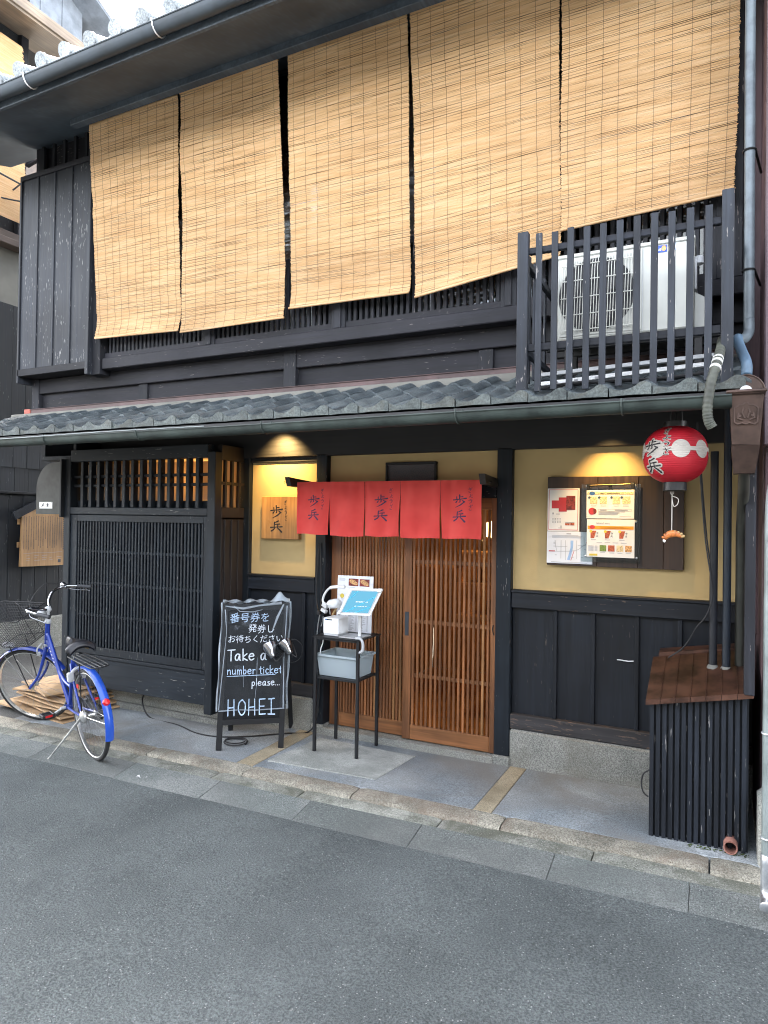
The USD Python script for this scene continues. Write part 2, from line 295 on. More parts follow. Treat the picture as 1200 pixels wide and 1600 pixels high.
def wood(name, c, axis='z', rough=.5, vary=.35, wear=None, wear_amount=.0, grain=1.0, bump=.35, spec=.5, dirt=None):
    "planed or painted timber: fine grain along the axis, tone that differs from piece to piece, chips of bare wood"
    long_, thin = 1.6 * grain, 42 * grain
    sc = {'x': (long_, thin, thin), 'y': (thin, long_, thin), 'z': (thin, thin, long_)}[axis]
    wl = {'x': (13, 95, 95), 'y': (95, 13, 95), 'z': (95, 95, 13)}[axis]
    n = {'g': ('geometry', {}), 'oi': ('object_info', {}), 'rk': ('math', {'math_type': 'multiply', 'value2': 17.3}), 'off': ('vector_math', {'math_type': 'add'}),
         'm': ('mapping', {'scale': sc}), 'n1': ('noise_texture', {'scale': 1.0, 'detail': 5.0, 'roughness': .6, 'distortion': .4}),
         'n2': ('noise_texture', {'scale': 1.7, 'detail': 3.0}),
         'r1': ramp((.32, scaled(c, 1 - vary)), (.5, c), (.68, scaled(c, 1 + vary * 1.3))),
         'hv': ('hsv', {}), 'vm': ('map_range', {'from_min': 0.0, 'from_max': 1.0, 'to_min': .82, 'to_max': 1.2}),
         'r2': ramp((.38, (.68, .69, .71)), (.62, (1.25, 1.25, 1.23))), 'mu': ('mix_color', {'blend_type': 'multiply', 'fac': 1.0}),
         'rm': ('map_range', {'from_min': .3, 'from_max': .7, 'to_min': rough - .08, 'to_max': rough + .1}),
         'b': ('bump', {'strength': bump, 'distance': .004}), 'p': ('principled_bsdf', {'specular_ior_level': spec})}
    l = [('oi.random', 'rk.value1'), ('g.position', 'off.vector1'), ('rk.value', 'off.vector2'), ('off.vector', 'm.vector'), ('m.vector', 'n1.vector'), ('off.vector', 'n2.vector'),
         ('n1.fac', 'r1.fac'), ('oi.random', 'vm.value'), ('vm.result', 'hv.value'), ('r1.color', 'hv.color'), ('n2.fac', 'r2.fac'), ('hv.color', 'mu.a'), ('r2.color', 'mu.b'),
         ('n1.fac', 'rm.value'), ('rm.result', 'p.roughness'), ('n1.fac', 'b.height'), ('b.normal', 'p.normal')]
    last = 'mu.result'
    if wear:
        n.update({'wm': ('mapping', {'scale': wl}), 'wn': ('noise_texture', {'scale': 1.0, 'detail': 3.0, 'roughness': .55}), 'wn2': ('noise_texture', {'scale': 2.3, 'detail': 2.0}),
                  'wa': ('math', {'math_type': 'multiply_add', 'value2': .32}), 'wr': ramp((.88 - wear_amount, (0, 0, 0)), (.91 - wear_amount, (1, 1, 1))), 'wx': ('mix_color', {'b': wear})})
        l += [('off.vector', 'wm.vector'), ('wm.vector', 'wn.vector'), ('off.vector', 'wn2.vector'), ('wn2.fac', 'wa.value1'), ('wn.fac', 'wa.value3'), ('wa.value', 'wr.fac'), ('wr.color', 'wx.fac'), (last, 'wx.a')]
        last = 'wx.result'
    l.append((last, 'p.base_color'))
    mat(name, n, l, 'p.BSDF')

def plain(name, c, rough=.5, metal=0.0, vary=.12, scale=6.0, bump=0.0, bscale=80.0, spec=.5, coat=0.0, extra=None):
    "painted, cast or moulded material with slight unevenness of tone and gloss"
    n = {'g': ('geometry', {}), 'n1': ('noise_texture', {'scale': scale, 'detail': 5.0, 'roughness': .6}),
         'r1': ramp((.38, scaled(c, 1 - vary)), (.62, scaled(c, 1 + vary))),
         'rm': ('map_range', {'from_min': .3, 'from_max': .7, 'to_min': max(.02, rough - .06), 'to_max': min(1, rough + .08)}),
         'p': ('principled_bsdf', {'metallic': metal, 'specular_ior_level': spec, 'coat_weight': coat, **(extra or {})})}
    l = [('g.position', 'n1.vector'), ('n1.fac', 'r1.fac'), ('r1.color', 'p.base_color'), ('n1.fac', 'rm.value'), ('rm.result', 'p.roughness')]
    if bump:
        n.update({'n2': ('noise_texture', {'scale': bscale, 'detail': 3.0}), 'b': ('bump', {'strength': bump, 'distance': .003})})
        l += [('g.position', 'n2.vector'), ('n2.fac', 'b.height'), ('b.normal', 'p.normal')]
    mat(name, n, l, 'p.BSDF')

def mineral(name, stops, big=3.0, fine=160.0, speck=None, speck_at=.66, rough=.85, bump=.5, dist=.003, stain=None, stain_scale=1.3, stain_at=(.5, .72)):
    "concrete, stone, asphalt: broad mottling, fine grain, specks, stains"
    n = {'g': ('geometry', {}), 'oi': ('object_info', {}), 'rk': ('math', {'math_type': 'multiply', 'value2': 11.0}), 'off': ('vector_math', {'math_type': 'add'}),
         'n1': ('noise_texture', {'scale': big, 'detail': 7.0, 'roughness': .62}), 'r1': ramp(*[(.5 + (q - .5) * .5, w) for q, w in stops]),
         'n2': ('noise_texture', {'scale': fine, 'detail': 2.0, 'roughness': .7}), 'r2': ramp((.36, (.6, .6, .6)), (.64, (1.4, 1.4, 1.4))),
         'mu': ('mix_color', {'blend_type': 'multiply', 'fac': 1.0, 'use_clamp_result': False}), 'b': ('bump', {'strength': bump, 'distance': dist}), 'ov': ('map_range', {'from_min': 0.0, 'from_max': 1.0, 'to_min': .84, 'to_max': 1.16}), 'oh': ('hsv', {}),
         'p': ('principled_bsdf', {'roughness': rough, 'specular_ior_level': .35})}
    l = [('g.position', 'off.vector1'), ('oi.random', 'rk.value1'), ('rk.value', 'off.vector2'), ('off.vector', 'n1.vector'), ('n1.fac', 'r1.fac'), ('g.position', 'n2.vector'), ('n2.fac', 'r2.fac'),
         ('oi.random', 'ov.value'), ('ov.result', 'oh.value'), ('r1.color', 'oh.color'), ('oh.color', 'mu.a'), ('r2.color', 'mu.b'), ('n2.fac', 'b.height'), ('b.normal', 'p.normal')]
    last = 'mu.result'
    if speck:
        n.update({'v': ('voronoi_texture', {'scale': fine * 1.05, 'randomness': 1.0}), 'vc': ('separate_color', {}), 'vr': ramp((speck_at, (0, 0, 0)), (speck_at + .05, (1, 1, 1))), 'vd': ramp((.28, (1, 1, 1)), (.42, (0, 0, 0))),
                  'vm': ('math', {'math_type': 'multiply'}), 'sx': ('mix_color', {'b': speck})})
        l += [('g.position', 'v.vector'), ('v.color', 'vc.color'), ('vc.r', 'vr.fac'), ('v.distance', 'vd.fac'), ('vr.color', 'vm.value1'), ('vd.color', 'vm.value2'), ('vm.value', 'sx.fac'), (last, 'sx.a')]
        last = 'sx.result'
    if stain:
        n.update({'sn': ('noise_texture', {'scale': stain_scale, 'detail': 6.0, 'roughness': .65, 'distortion': .8}), 'sr': ramp((stain_at[0], (0, 0, 0)), (stain_at[1], (.75, .75, .75))), 'tx': ('mix_color', {'b': stain})})
        l += [('off.vector', 'sn.vector'), ('sn.fac', 'sr.fac'), ('sr.color', 'tx.fac'), (last, 'tx.a')]
        last = 'tx.result'
    l.append((last, 'p.base_color'))
    mat(name, n, l, 'p.BSDF')

def emitter(name, c, s): mat(name, {'e': ('emission', {'color': c, 'strength': s})}, [], 'e.emission')

BLACKWOOD = (.0068, .0098, .0135)
CHIP = (.16, .155, .145)
wood('bay_wood', BLACKWOOD, 'z', .5, .25, wear=CHIP, wear_amount=.02, spec=.28)
wood('bay_wood_across', BLACKWOOD, 'x', .5, .25, wear=CHIP, wear_amount=.02, spec=.28)
wood('dado_wood', (.0062, .0082, .012), 'z', .5, .35, wear=(.07, .058, .05), wear_amount=.0, bump=.5, spec=.35)
wood('dado_wood_across', (.007, .009, .013), 'x', .52, .35, wear=(.12, .08, .06), wear_amount=.03, spec=.35)
wood('sill_worn', (.025, .023, .024), 'x', .65, .4, wear=(.13, .085, .06), wear_amount=.10, bump=.6)
wood('upper_wood', (.0115, .0112, .0145), 'x', .66, .4, spec=.3, wear=(.13, .115, .11), wear_amount=.03, bump=.6)
wood('upper_wood_upright', (.012, .0125, .016), 'z', .64, .4, spec=.3, wear=(.15, .13, .125), wear_amount=.03, bump=.6)
wood('shutter_board', (.0145, .0165, .022), 'z', .56, .35, spec=.35, wear=(.20, .195, .19), wear_amount=.05, bump=.6)
wood('soffit_wood', (.050, .063, .080), 'y', .6, .3)
wood('bay_side', (.013, .0085, .007), 'z', .55, .35)
wood('eave_dark', (.012, .0115, .012), 'y', .65, .3)
wood('beam_dark', (.013, .012, .012), 'x', .6, .3)
wood('rail_wood', (.0165, .0195, .026), 'z', .6, .35, spec=.3, wear=(.22, .20, .19), wear_amount=.025, bump=.6)
wood('rail_wood_across', (.015, .0165, .022), 'x', .62, .35, spec=.3)
wood('door_wood', (.20, .080, .030), 'z', .38, .32, spec=.5, bump=.25)
wood('door_wood_pale', (.28, .135, .052), 'z', .4, .3, bump=.25)
wood('door_wood_across', (.20, .082, .030), 'x', .4, .3, bump=.25)
wood('sign_wood', (.36, .19, .065), 'z', .5, .28, bump=.2)
wood('notice_wood', (.38, .22, .10), 'z', .6, .18, bump=.2)
wood('board_brown', (.030, .016, .010), 'z', .5, .4)
wood('box_slat', (.006, .008, .012), 'z', .5, .3, spec=.35, wear=(.15, .145, .14), wear_amount=.03)
wood('neighbour_board', (.0085, .0105, .014), 'z', .65, .35, bump=.6, wear=(.10, .10, .10), wear_amount=.02)
wood('neighbour_trim', (.15, .115, .085), 'y', .7, .3)
wood('neighbour_brown', (.07, .05, .04), 'y', .7, .3)
wood('right_wall_board', (.075, .042, .046), 'z', .6, .25)
wood('rod_dark', (.02, .014, .011), 'y', .45, .3)
plain('plaster', (.46, .34, .16), .9, vary=.09, scale=1.6, bump=.2, bscale=160)
plain('house_front', (.05, .047, .045), .9, vary=.2, scale=.6)
plain('board_grey', (.15, .17, .20), .8, vary=.2)
plain('plaster_grey', (.17, .165, .145), .9, vary=.15, scale=2.0, bump=.2)
plain('right_siding', (.085, .058, .066), .55, vary=.12)
plain('copper_brown', (.055, .033, .025), .42, metal=.45, vary=.35, scale=9)
plain('copper_roof', (.060, .027, .017), .36, metal=.4, vary=.55, scale=7)
plain('copper_green', (.031, .041, .036), .55, metal=.3, vary=.4, scale=5)
plain('gutter_slate', (.036, .046, .058), .6, metal=.0, vary=.2)
plain('flashing', (.085, .052, .050), .5, metal=.2, vary=.3, scale=4)
plain('flashing_red', (.38, .09, .06), .5)
plain('downpipe_blue', (.105, .125, .14), .42, metal=.2, vary=.22, scale=12)
plain('pipe_blue', (.055, .095, .14), .5, vary=.2)
plain('hood_green', (.007, .010, .009), .34, metal=.0, vary=.3)
plain('pipe_dark', (.004, .005, .008), .55, vary=.3)
plain('pipe_navy', (.004, .008, .014), .55, vary=.35)
plain('pipe_olive', (.022, .022, .017), .45, vary=.3)
plain('pipe_grey', (.20, .23, .225), .42, metal=.2, vary=.2)
plain('steel_bright', (.62, .64, .66), .28, metal=.9, vary=.2)
plain('clay_pipe', (.26, .12, .09), .7, vary=.3)
plain('hose_olive', (.042, .045, .034), .6, vary=.3, scale=20)
plain('white_wrap', (.5, .5, .48), .5, vary=.1)
plain('black_iron', (.006, .0065, .0075), .45, vary=.2, spec=.35)
plain('spoke_steel', (.16, .16, .16), .35, metal=.6)
plain('black_plastic', (.012, .012, .013), .42, vary=.2)
plain('black_rubber', (.014, .014, .014), .68, vary=.2)
plain('black_cable', (.010, .010, .011), .55)
plain('white_plastic', (.74, .75, .75), .35, vary=.04)
plain('white_paint', (.78, .78, .77), .45, vary=.05)
plain('grey_plastic', (.42, .43, .44), .45, vary=.06)
plain('alu_grey', (.55, .56, .57), .35, metal=.7)
plain('ac_body', (.40, .405, .375), .42, vary=.07, scale=3)
plain('ac_dark', (.012, .013, .015), .6)
plain('ac_wire', (.44, .44, .40), .45, vary=.12)
plain('ac_logo', (.02, .06, .28), .4)
plain('ac_logo_pale', (.45, .55, .72), .4)
plain('chrome', (.38, .39, .41), .12, metal=1.0, vary=.03)
plain('bike_blue', (.009, .032, .23), .25, vary=.1, coat=.6, spec=.5)
plain('bike_blue_light', (.016, .075, .42), .28, vary=.08, coat=.5)
plain('rim_silver', (.62, .62, .60), .25, metal=.9, vary=.15)
plain('reflector_red', (.55, .012, .015), .18, vary=.1)
plain('saddle_black', (.010, .010, .012), .3, vary=.3)
plain('grip_grey', (.03, .032, .036), .55)
plain('brass', (.42, .30, .13), .35, metal=.8, vary=.2)
plain('ink', (.012, .010, .010), .6)
plain('ink_navy', (.055, .028, .075), .8)
plain('ink_black', (.010, .009, .010), .6)
plain('paper_white', (.74, .73, .71), .6, vary=.03)
plain('paper_cool', (.70, .72, .76), .5, vary=.03)
plain('lantern_white', (.40, .365, .32), .6, vary=.08)
plain('print_grey', (.33, .33, .35), .7)
plain('print_dark', (.07, .065, .07), .7)
plain('print_red', (.50, .035, .045), .6)
plain('print_maroon', (.20, .028, .025), .6, vary=.5, scale=60)
plain('print_orange', (.78, .32, .03), .6)
plain('print_blue', (.035, .12, .36), .6)
plain('print_river', (.30, .46, .72), .6)
plain('print_yellow', (.62, .50, .06), .6)
plain('print_food', (.55, .30, .12), .6, vary=.55, scale=150)
plain('print_food_pale', (.62, .50, .30), .6, vary=.4, scale=150)
plain('print_food_red', (.40, .09, .04), .6, vary=.6, scale=130)
plain('print_green', (.16, .24, .05), .6, vary=.4, scale=130)
plain('chalk', (.72, .75, .78), .9, vary=.2, scale=90)
plain('chalk_blue', (.48, .60, .74), .9, vary=.25, scale=90)
plain('chalkboard', (.006, .007, .008), .6, spec=.2, vary=.35, scale=7)
plain('cardboard', (.40, .26, .14), .8, vary=.14, scale=5, bump=.1)
plain('cardboard_edge', (.30, .19, .10), .85, vary=.2)
plain('print_cyan', (.09, .60, .86), .4, vary=.05)
plain('print_teal', (.03, .36, .52), .4, vary=.05)
plain('charm_orange', (.42, .13, .03), .45, vary=.4, scale=60)
plain('charm_cream', (.42, .28, .12), .5, vary=.2)
plain('string_pale', (.48, .44, .40), .8)
plain('reed_string', (.05, .038, .03), .9)
plain('interior_wood', (.32, .16, .06), .6, vary=.3)
plain('bottle_glass', (.05, .035, .02), .12, vary=.4)
plain('tatami', (.30, .22, .11), .8)
plain('moss', (.05, .07, .02), .9, vary=.5, scale=40)
mineral('asphalt', [(.3, (.084, .095, .0945)), (.7, (.119, .133, .1315))], big=1.1, fine=110, speck=(.30, .30, .29), speck_at=.93, rough=.85, bump=1.0, dist=.012, stain=(.072, .080, .083), stain_scale=.45, stain_at=(.52, .75))
mineral('asphalt_old', [(.3, (.085, .082, .078)), (.7, (.12, .118, .11))], big=1.8, fine=200, speck=(.3, .28, .26), speck_at=.86, rough=.86, bump=.7, dist=.004)
mineral('apron_concrete', [(.3, (.105, .116, .110)), (.7, (.15, .157, .149))], big=2.4, fine=130, speck=(.26, .26, .25), speck_at=.86, bump=.6, dist=.005, stain=(.085, .09, .085))
mineral('kerb_granite', [(.3, (.155, .16, .135)), (.7, (.27, .27, .235))], big=4.5, fine=120, speck=(.40, .39, .35), speck_at=.78, bump=1.0, dist=.008, stain=(.085, .085, .06), stain_scale=4.0, stain_at=(.46, .66))
mineral('kerb_top', [(.3, (.17, .16, .13)), (.7, (.29, .27, .22))], big=4.2, fine=115, speck=(.12, .10, .075), speck_at=.8, bump=1.0, dist=.008, stain=(.15, .105, .075), stain_scale=2.6, stain_at=(.5, .72))
mineral('paving', [(.25, (.15, .17, .183)), (.5, (.212, .234, .246)), (.75, (.285, .303, .308))], big=1.7, fine=120, rough=.55, bump=.15, stain=(.175, .165, .15), stain_scale=1.3, stain_at=(.46, .66))
mineral('exposed_strip', [(.3, (.26, .215, .14)), (.7, (.38, .32, .22))], big=4, fine=230, speck=(.12, .10, .08), speck_at=.72, bump=.7, dist=.004)
mineral('granite_slab', [(.3, (.24, .25, .23)), (.7, (.36, .365, .34))], big=5, fine=260, speck=(.10, .10, .10), speck_at=.72, bump=.5)
mineral('wall_base', [(.3, (.20, .205, .185)), (.7, (.29, .29, .26))], big=2.0, fine=120, speck=(.36, .35, .32), speck_at=.88, bump=.7, dist=.005, stain=(.16, .15, .12), stain_scale=1.6)
mineral('roof_tile', [(.3, (.040, .050, .056)), (.7, (.082, .098, .105))], big=5.0, fine=90, rough=.52, bump=.25, stain=(.14, .16, .16), stain_scale=5.0, stain_at=(.5, .75))
mineral('roof_tile_front', [(.3, (.042, .051, .050)), (.7, (.084, .096, .091))], big=7.0, fine=90, rough=.72, bump=.35, stain=(.06, .055, .042), stain_scale=6.0)
mineral('upper_tile', [(.3, (.16, .18, .195)), (.7, (.27, .29, .305))], big=5.0, fine=80, rough=.5, bump=.2)
mineral('earth', [(.3, (.12, .115, .10)), (.7, (.18, .17, .15))], big=.6, fine=60)

# red dyed cotton, woven
mat('cotton_red', {'g': ('geometry', {}), 'm': ('mapping', {'scale': (700, 700, 700)}), 'w': ('noise_texture', {'scale': 1.0, 'detail': 1.0}), 'n': ('noise_texture', {'scale': 7.0, 'detail': 4.0}),
                   'r': ramp((.35, (.82, .085, .076)), (.65, (.93, .115, .10))), 'b': ('bump', {'strength': .25, 'distance': .001}),
                   'd': ('principled_bsdf', {'roughness': .85, 'specular_ior_level': .25, 'sheen_weight': .3}), 't': ('translucent_bsdf', {'color': (.88, .07, .06)}), 'x': ('mix_closure', {'fac': .3})},
    [('g.position', 'm.vector'), ('m.vector', 'w.vector'), ('g.position', 'n.vector'), ('n.fac', 'r.fac'), ('r.color', 'd.base_color'), ('w.fac', 'b.height'), ('b.normal', 'd.normal'), ('d.BSDF', 'x.closure1'), ('t.BSDF', 'x.closure2')], 'x.closure')
plain('cotton_hem', (.74, .050, .050), .9)
# lantern paper
mat('lantern_red', {'g': ('geometry', {}), 'n': ('noise_texture', {'scale': 12.0, 'detail': 3.0}), 'r': ramp((.3, (.44, .008, .020)), (.7, (.56, .014, .028))),
                    'd': ('principled_bsdf', {'roughness': .5}), 't': ('translucent_bsdf', {'color': (.55, .02, .03)}), 'x': ('mix_closure', {'fac': .12})},
    [('g.position', 'n.vector'), ('n.fac', 'r.fac'), ('r.color', 'd.base_color'), ('d.BSDF', 'x.closure1'), ('t.BSDF', 'x.closure2')], 'x.closure')
# split reeds: each one its own tone, with darker runs
mat('reed', {'g': ('geometry', {}), 'm': ('mapping', {'scale': (3.4, 3.4, 75.0)}), 'n': ('noise_texture', {'scale': 1.0, 'detail': 5.0, 'roughness': .6, 'distortion': .3}),
             'm2': ('mapping', {'scale': (.9, .9, 2.2)}), 'n2': ('noise_texture', {'scale': 1.0, 'detail': 3.0}),
             'mx': ('math', {'math_type': 'multiply_add', 'value2': .10}), 'c': ramp((.22, (.56, .325, .145)), (.45, (.68, .43, .215)), (.60, (.745, .505, .28)), (.82, (.80, .59, .37))),
             'r2': ramp((.3, (.86, .85, .84)), (.7, (1.08, 1.08, 1.08))), 'mu': ('mix_color', {'blend_type': 'multiply', 'fac': 1.0, 'use_clamp_result': False}),
             'd': ('principled_bsdf', {'roughness': .5, 'specular_ior_level': .4}), 't': ('translucent_bsdf', {}), 'x': ('mix_closure', {'fac': .2})},
    [('g.position', 'm.vector'), ('m.vector', 'n.vector'), ('g.random_per_island', 'mx.value1'), ('n.fac', 'mx.value3'), ('mx.value', 'c.fac'), ('g.position', 'm2.vector'), ('m2.vector', 'n2.vector'), ('n2.fac', 'r2.fac'),
     ('c.color', 'mu.a'), ('r2.color', 'mu.b'), ('mu.result', 'd.base_color'), ('mu.result', 't.color'), ('d.BSDF', 'x.closure1'), ('t.BSDF', 'x.closure2')], 'x.closure')
def pane(name, tint, gloss_rough, ior=1.5, extra=None):
    mat(name, {'f': ('fresnel', {'IOR': ior}), 't': ('transparent_bsdf', {'color': tint}), 's': ('glossy_bsdf', {'color': (1, 1, 1), 'roughness': gloss_rough}), 'x': ('mix_closure', {})},
        [('f.fac', 'x.fac'), ('t.BSDF', 'x.closure1'), ('s.BSDF', 'x.closure2')], 'x.closure')
pane('window_pane', (.86, .9, .9), .02)
pane('door_pane', (.92, .9, .86), .03)
# crumpled clear vinyl: mostly see-through, milky where it creases
mat('clear_vinyl', {'g': ('geometry', {}), 'n': ('noise_texture', {'scale': 9.0, 'detail': 3.0, 'roughness': .6, 'distortion': 1.6}), 'b': ('bump', {'strength': .3, 'distance': .010}),
                    'f': ('fresnel', {'IOR': 1.5}), 'fm': ('math', {'math_type': 'multiply_add', 'value2': .16, 'value3': .0}), 't': ('transparent_bsdf', {'color': (.93, .94, .95)}), 's': ('glossy_bsdf', {'roughness': .10}), 'x': ('mix_closure', {}),
                    'dd': ('diffuse_bsdf', {'color': (.7, .75, .8)}), 'y': ('mix_closure', {'fac': .004})},
    [('g.position', 'n.vector'), ('n.fac', 'b.height'), ('b.normal', 's.normal'), ('b.normal', 'f.normal'), ('f.fac', 'fm.value1'), ('fm.value', 'x.fac'), ('t.BSDF', 'x.closure1'), ('s.BSDF', 'x.closure2'), ('x.closure', 'y.closure1'), ('dd.BSDF', 'y.closure2')], 'y.closure')
mat('vinyl_fold', {'t': ('transparent_bsdf', {'color': (.9, .93, .95)}), 's': ('principled_bsdf', {'base_color': (.62, .68, .73), 'roughness': .15}), 'x': ('mix_closure', {'fac': .16})}, [('t.BSDF', 'x.closure1'), ('s.BSDF', 'x.closure2')], 'x.closure')
# milky polypropylene of the tub
mat('milky_tub', {'d': ('principled_bsdf', {'base_color': (.60, .68, .71), 'roughness': .35}), 't': ('translucent_bsdf', {'color': (.55, .64, .68)}), 'x': ('mix_closure', {'fac': .45})}, [('d.BSDF', 'x.closure1'), ('t.BSDF', 'x.closure2')], 'x.closure')
# window paper, lit from the room behind
mat('window_paper', {'d': ('diffuse_bsdf', {'color': (.55, .48, .38)}), 't': ('translucent_bsdf', {'color': (.72, .58, .38)}), 'x': ('mix_closure', {'fac': .55})}, [('d.BSDF', 'x.closure1'), ('t.BSDF', 'x.closure2')], 'x.closure')
emitter('bulb_glow', (1.0, .62, .24), 1.2)
emitter('tablet_screen', (.22, .66, .95), .075)
mat('basket_wire', {'p': ('principled_bsdf', {'base_color': (.012, .012, .013), 'roughness': .4})}, [], 'p.BSDF')

# ---------------------------------------------------------------- the ground
def ground_sheet(x0, x1, ys, nx, dz=0.0, thick=0.0):
    xs = np.linspace(x0, x1, nx + 1); V = np.array([(x, y, gz(x, y) + dz) for x in xs for y in ys]); k = len(ys); F = []
    for i in range(nx):
        for j in range(k - 1):
            a = i * k + j; F += [(a, a + k, a + k + 1), (a, a + k + 1, a + 1)]
    return trimesh.Trimesh(V, np.array(F), process=False)
def slab(x0, x1, y0, y1, top=None, depth=.10, dz=0.0, c=.006, nx=1, jit=0.0):
    "a stone or slab that follows the ground, its edges chamfered"
    q = []
    for x, y, sx, sy in ((x0, y0, 1, 1), (x1, y0, -1, 1), (x1, y1, -1, -1), (x0, y1, 1, -1)):
        z = (top(x, y) if top else gz(x, y)) + dz + rnd.uniform(-jit, jit)
        q.append((x, y, z, sx, sy))
    P = [(x + c * sx, y + c * sy, z) for x, y, z, sx, sy in q] + [(x, y, z - c) for x, y, z, sx, sy in q] + [(x, y, z - depth) for x, y, z, sx, sy in q]
    return trimesh.convex.convex_hull(np.array(P))
def worn_stone(x0, x1, y0, y1, topf, depth, amp=.004, seed=0):
    "a kerb stone with worn, uneven top and arris"
    prof = [(y1, -.012), (y1 - .008, -.002), (y1 - .03, 0), ((y0 + y1) / 2, 0), (y0 + .03, -.001), (y0 + .013, -.005), (y0 + .003, -.014), (y0 - .001, -.030), (y0, -depth)]
    n = max(6, int((x1 - x0) / .045)); xs = np.linspace(x0, x1, n + 1); V = []
    for i, x in enumerate(xs):
        end = min(x - x0, x1 - x) ; e = .008 * max(0, 1 - end / .03) ** 2
        for k, (y, dz) in enumerate(prof):
            q = np.array((x * 9.0, y * 14.0, seed + k * .35)); nz = float(meshkit.fbm(q[None], 3)[0]) - .5; big = float(meshkit.fbm(np.array([[x * 2.2, seed, 3.0]]), 2)[0]) - .5
            mid = 1.0 if 1 < k < 8 else .3
            V.append((x, y + (nz * amp * 2.2 if k > 3 else 0) + (big * .010 if k > 3 else 0), topf(x, y) + dz + nz * amp * mid - e + big * .006))
    k = len(prof); F = []
    for i in range(n):
        for j in range(k - 1):
            a = i * k + j; F += [(a, a + 1, a + k + 1), (a, a + k + 1, a + k)]
    o = len(V)
    for i in (0, n):
        V.append((xs[i], y1, topf(xs[i], y1) - depth)); c = len(V) - 1
        for j in range(k - 1):
            a = i * k + j; F.append((c, a + 1, a) if i == 0 else (c, a, a + 1))
    return trimesh.Trimesh(np.array(V), np.array(F)[:, ::-1], process=False)
solo('ground', box(-400, 400, -400, 400, -.60, -.40, .01), 'earth', kind='structure')
solo('road', ground_sheet(-30, 30, [-14, -8, -4, -2, 0, 1, 2, 2.8, 3.275], 60), 'asphalt', kind='structure')
solo('side_lane', (np.array([(x, y, -.136) for x in (-7.95, -5.2) for y in (3.476, 26)]), np.array([(0, 2, 3), (0, 3, 1)])), 'asphalt_old', kind='structure')
# concrete apron slabs along the asphalt
P_ = fresh('/World', 'gutter_apron'); UsdGeom.Xform.Define(stage, P_); keys(P_, kind='structure'); _base[P_] = np.zeros(3)
xs = [-9.2, -7.9, -6.75, -5.62, -4.45, -3.60, -2.86, -2.17, -1.45, -.72, -.10, .62, 1.5, 2.6, 4.0]
for a, b in zip(xs, xs[1:]): part(P_, 'apron_slab', slab(a + .0012, b - .0012, 3.266 + rnd.uniform(-.006, .006), 3.478, dz=.003, c=.003, depth=.08), 'apron_concrete')
K_ = fresh('/World', 'kerb'); UsdGeom.Xform.Define(stage, K_); keys(K_, kind='structure'); _base[K_] = np.zeros(3)
xs = [-9.0, -8.0, -7.0, -6.05, -5.45, -4.78, -4.52, -3.72, -2.98, -2.30, -1.38, -.55, .34, 1.2, 2.2, 3.4]
def low_top(x, y): return gz(x, 3.53) - .004 + (y - 3.53) * .02
for q, (a, b) in enumerate(zip(xs, xs[1:])): part(K_, 'lower_kerb_stone', worn_stone(a + .004, b - .004, 3.475, 3.63, low_top, .12, .005, 3.7 * q), 'kerb_granite', 50)
xs = [-6.35, -5.72, -5.05, -4.30, -3.66, -2.80, -1.98, -1.05, -.02, .20]
def up_top(x, y): return gz(x, 3.66)
for q, (a, b) in enumerate(zip(xs, xs[1:])): part(K_, 'upper_kerb_stone', worn_stone(a + .004, b - .004, 3.612 + rnd.uniform(-.006, .006), 3.752, lambda x, y: up_top(x, y) + .006, .14, .009, 50 + 2.9 * q), 'kerb_top', 50)
# paving: cast concrete panels with exposed aggregate strips between, and a granite slab before the door
V_ = fresh('/World', 'pavement'); UsdGeom.Xform.Define(stage, V_); keys(V_, kind='structure'); _base[V_] = np.zeros(3)
for a, b in ((-5.30, -2.955), (-2.815, -1.252), (-1.142, .20)):
    part(V_, 'concrete_panel', slab(a + .002, b - .002, 3.753, 4.70, depth=.1, c=.003), 'paving')
for a in (-2.955, -1.252): part(V_, 'aggregate_strip', slab(a + .001, a + (.139 if a < -2 else .109), 3.753, 4.56, depth=.1, dz=.002, c=.003), 'exposed_strip')
part(V_, 'granite_slab', hexa([(-2.775, 3.865, -.2), (-1.955, 3.895, -.2), (-1.895, 4.40, -.2), (-2.70, 4.43, -.2)],
     [(x, y, gz(x, y) + .008) for x, y in ((-2.775, 3.865), (-1.955, 3.895), (-1.895, 4.40), (-2.70, 4.43))]), 'granite_slab')
# ---------------------------------------------------------------- the restaurant
D = 4.586
B = top('restaurant_building', 'two storey dark timber townhouse restaurant with red curtain doorway and tiled eaves', 'building', (-3, D, 0))
# plastered wall panels and what frames them
part(B, 'plaster_panel', box(-3.56, -2.83, 4.60, 4.66, 1.10, 2.13, .002), 'plaster', label='yellow plaster panel left of the door')
part(B, 'plaster_panel', box(-1.27, .20, 4.60, 4.66, 1.10, 2.13, .002), 'plaster', label='yellow plaster panel right of the door')
part(B, 'plaster_panel', box(-2.745, -1.36, 4.60, 4.66, 1.88, 2.13, .002), 'plaster', label='dim plaster panel above the door')
part(B, 'panel_lip', box(-3.56, -2.845, 4.578, 4.62, 2.078, 2.116, .003), 'beam_dark')
part(B, 'wall_beam', box(-5.28, .20, 4.545, 4.70, 2.116, 2.60, .004), 'beam_dark')
for x0, x1, lab in ((-2.842, -2.748, 'post left of the door'), (-1.372, -1.264, 'post right of the door')):
    part(B, 'post', box(x0, x1, 4.545, 4.69, .012, 2.13, .005), 'bay_wood', label=lab)
    part(B, 'post_stone', box(x0 - .012, x1 + .012, 4.530, 4.70, -.16, .012, .012), 'wall_base')
part(B, 'post', box(-3.64, -3.50, 4.556, 4.69, .2, 2.13, .005), 'bay_wood')
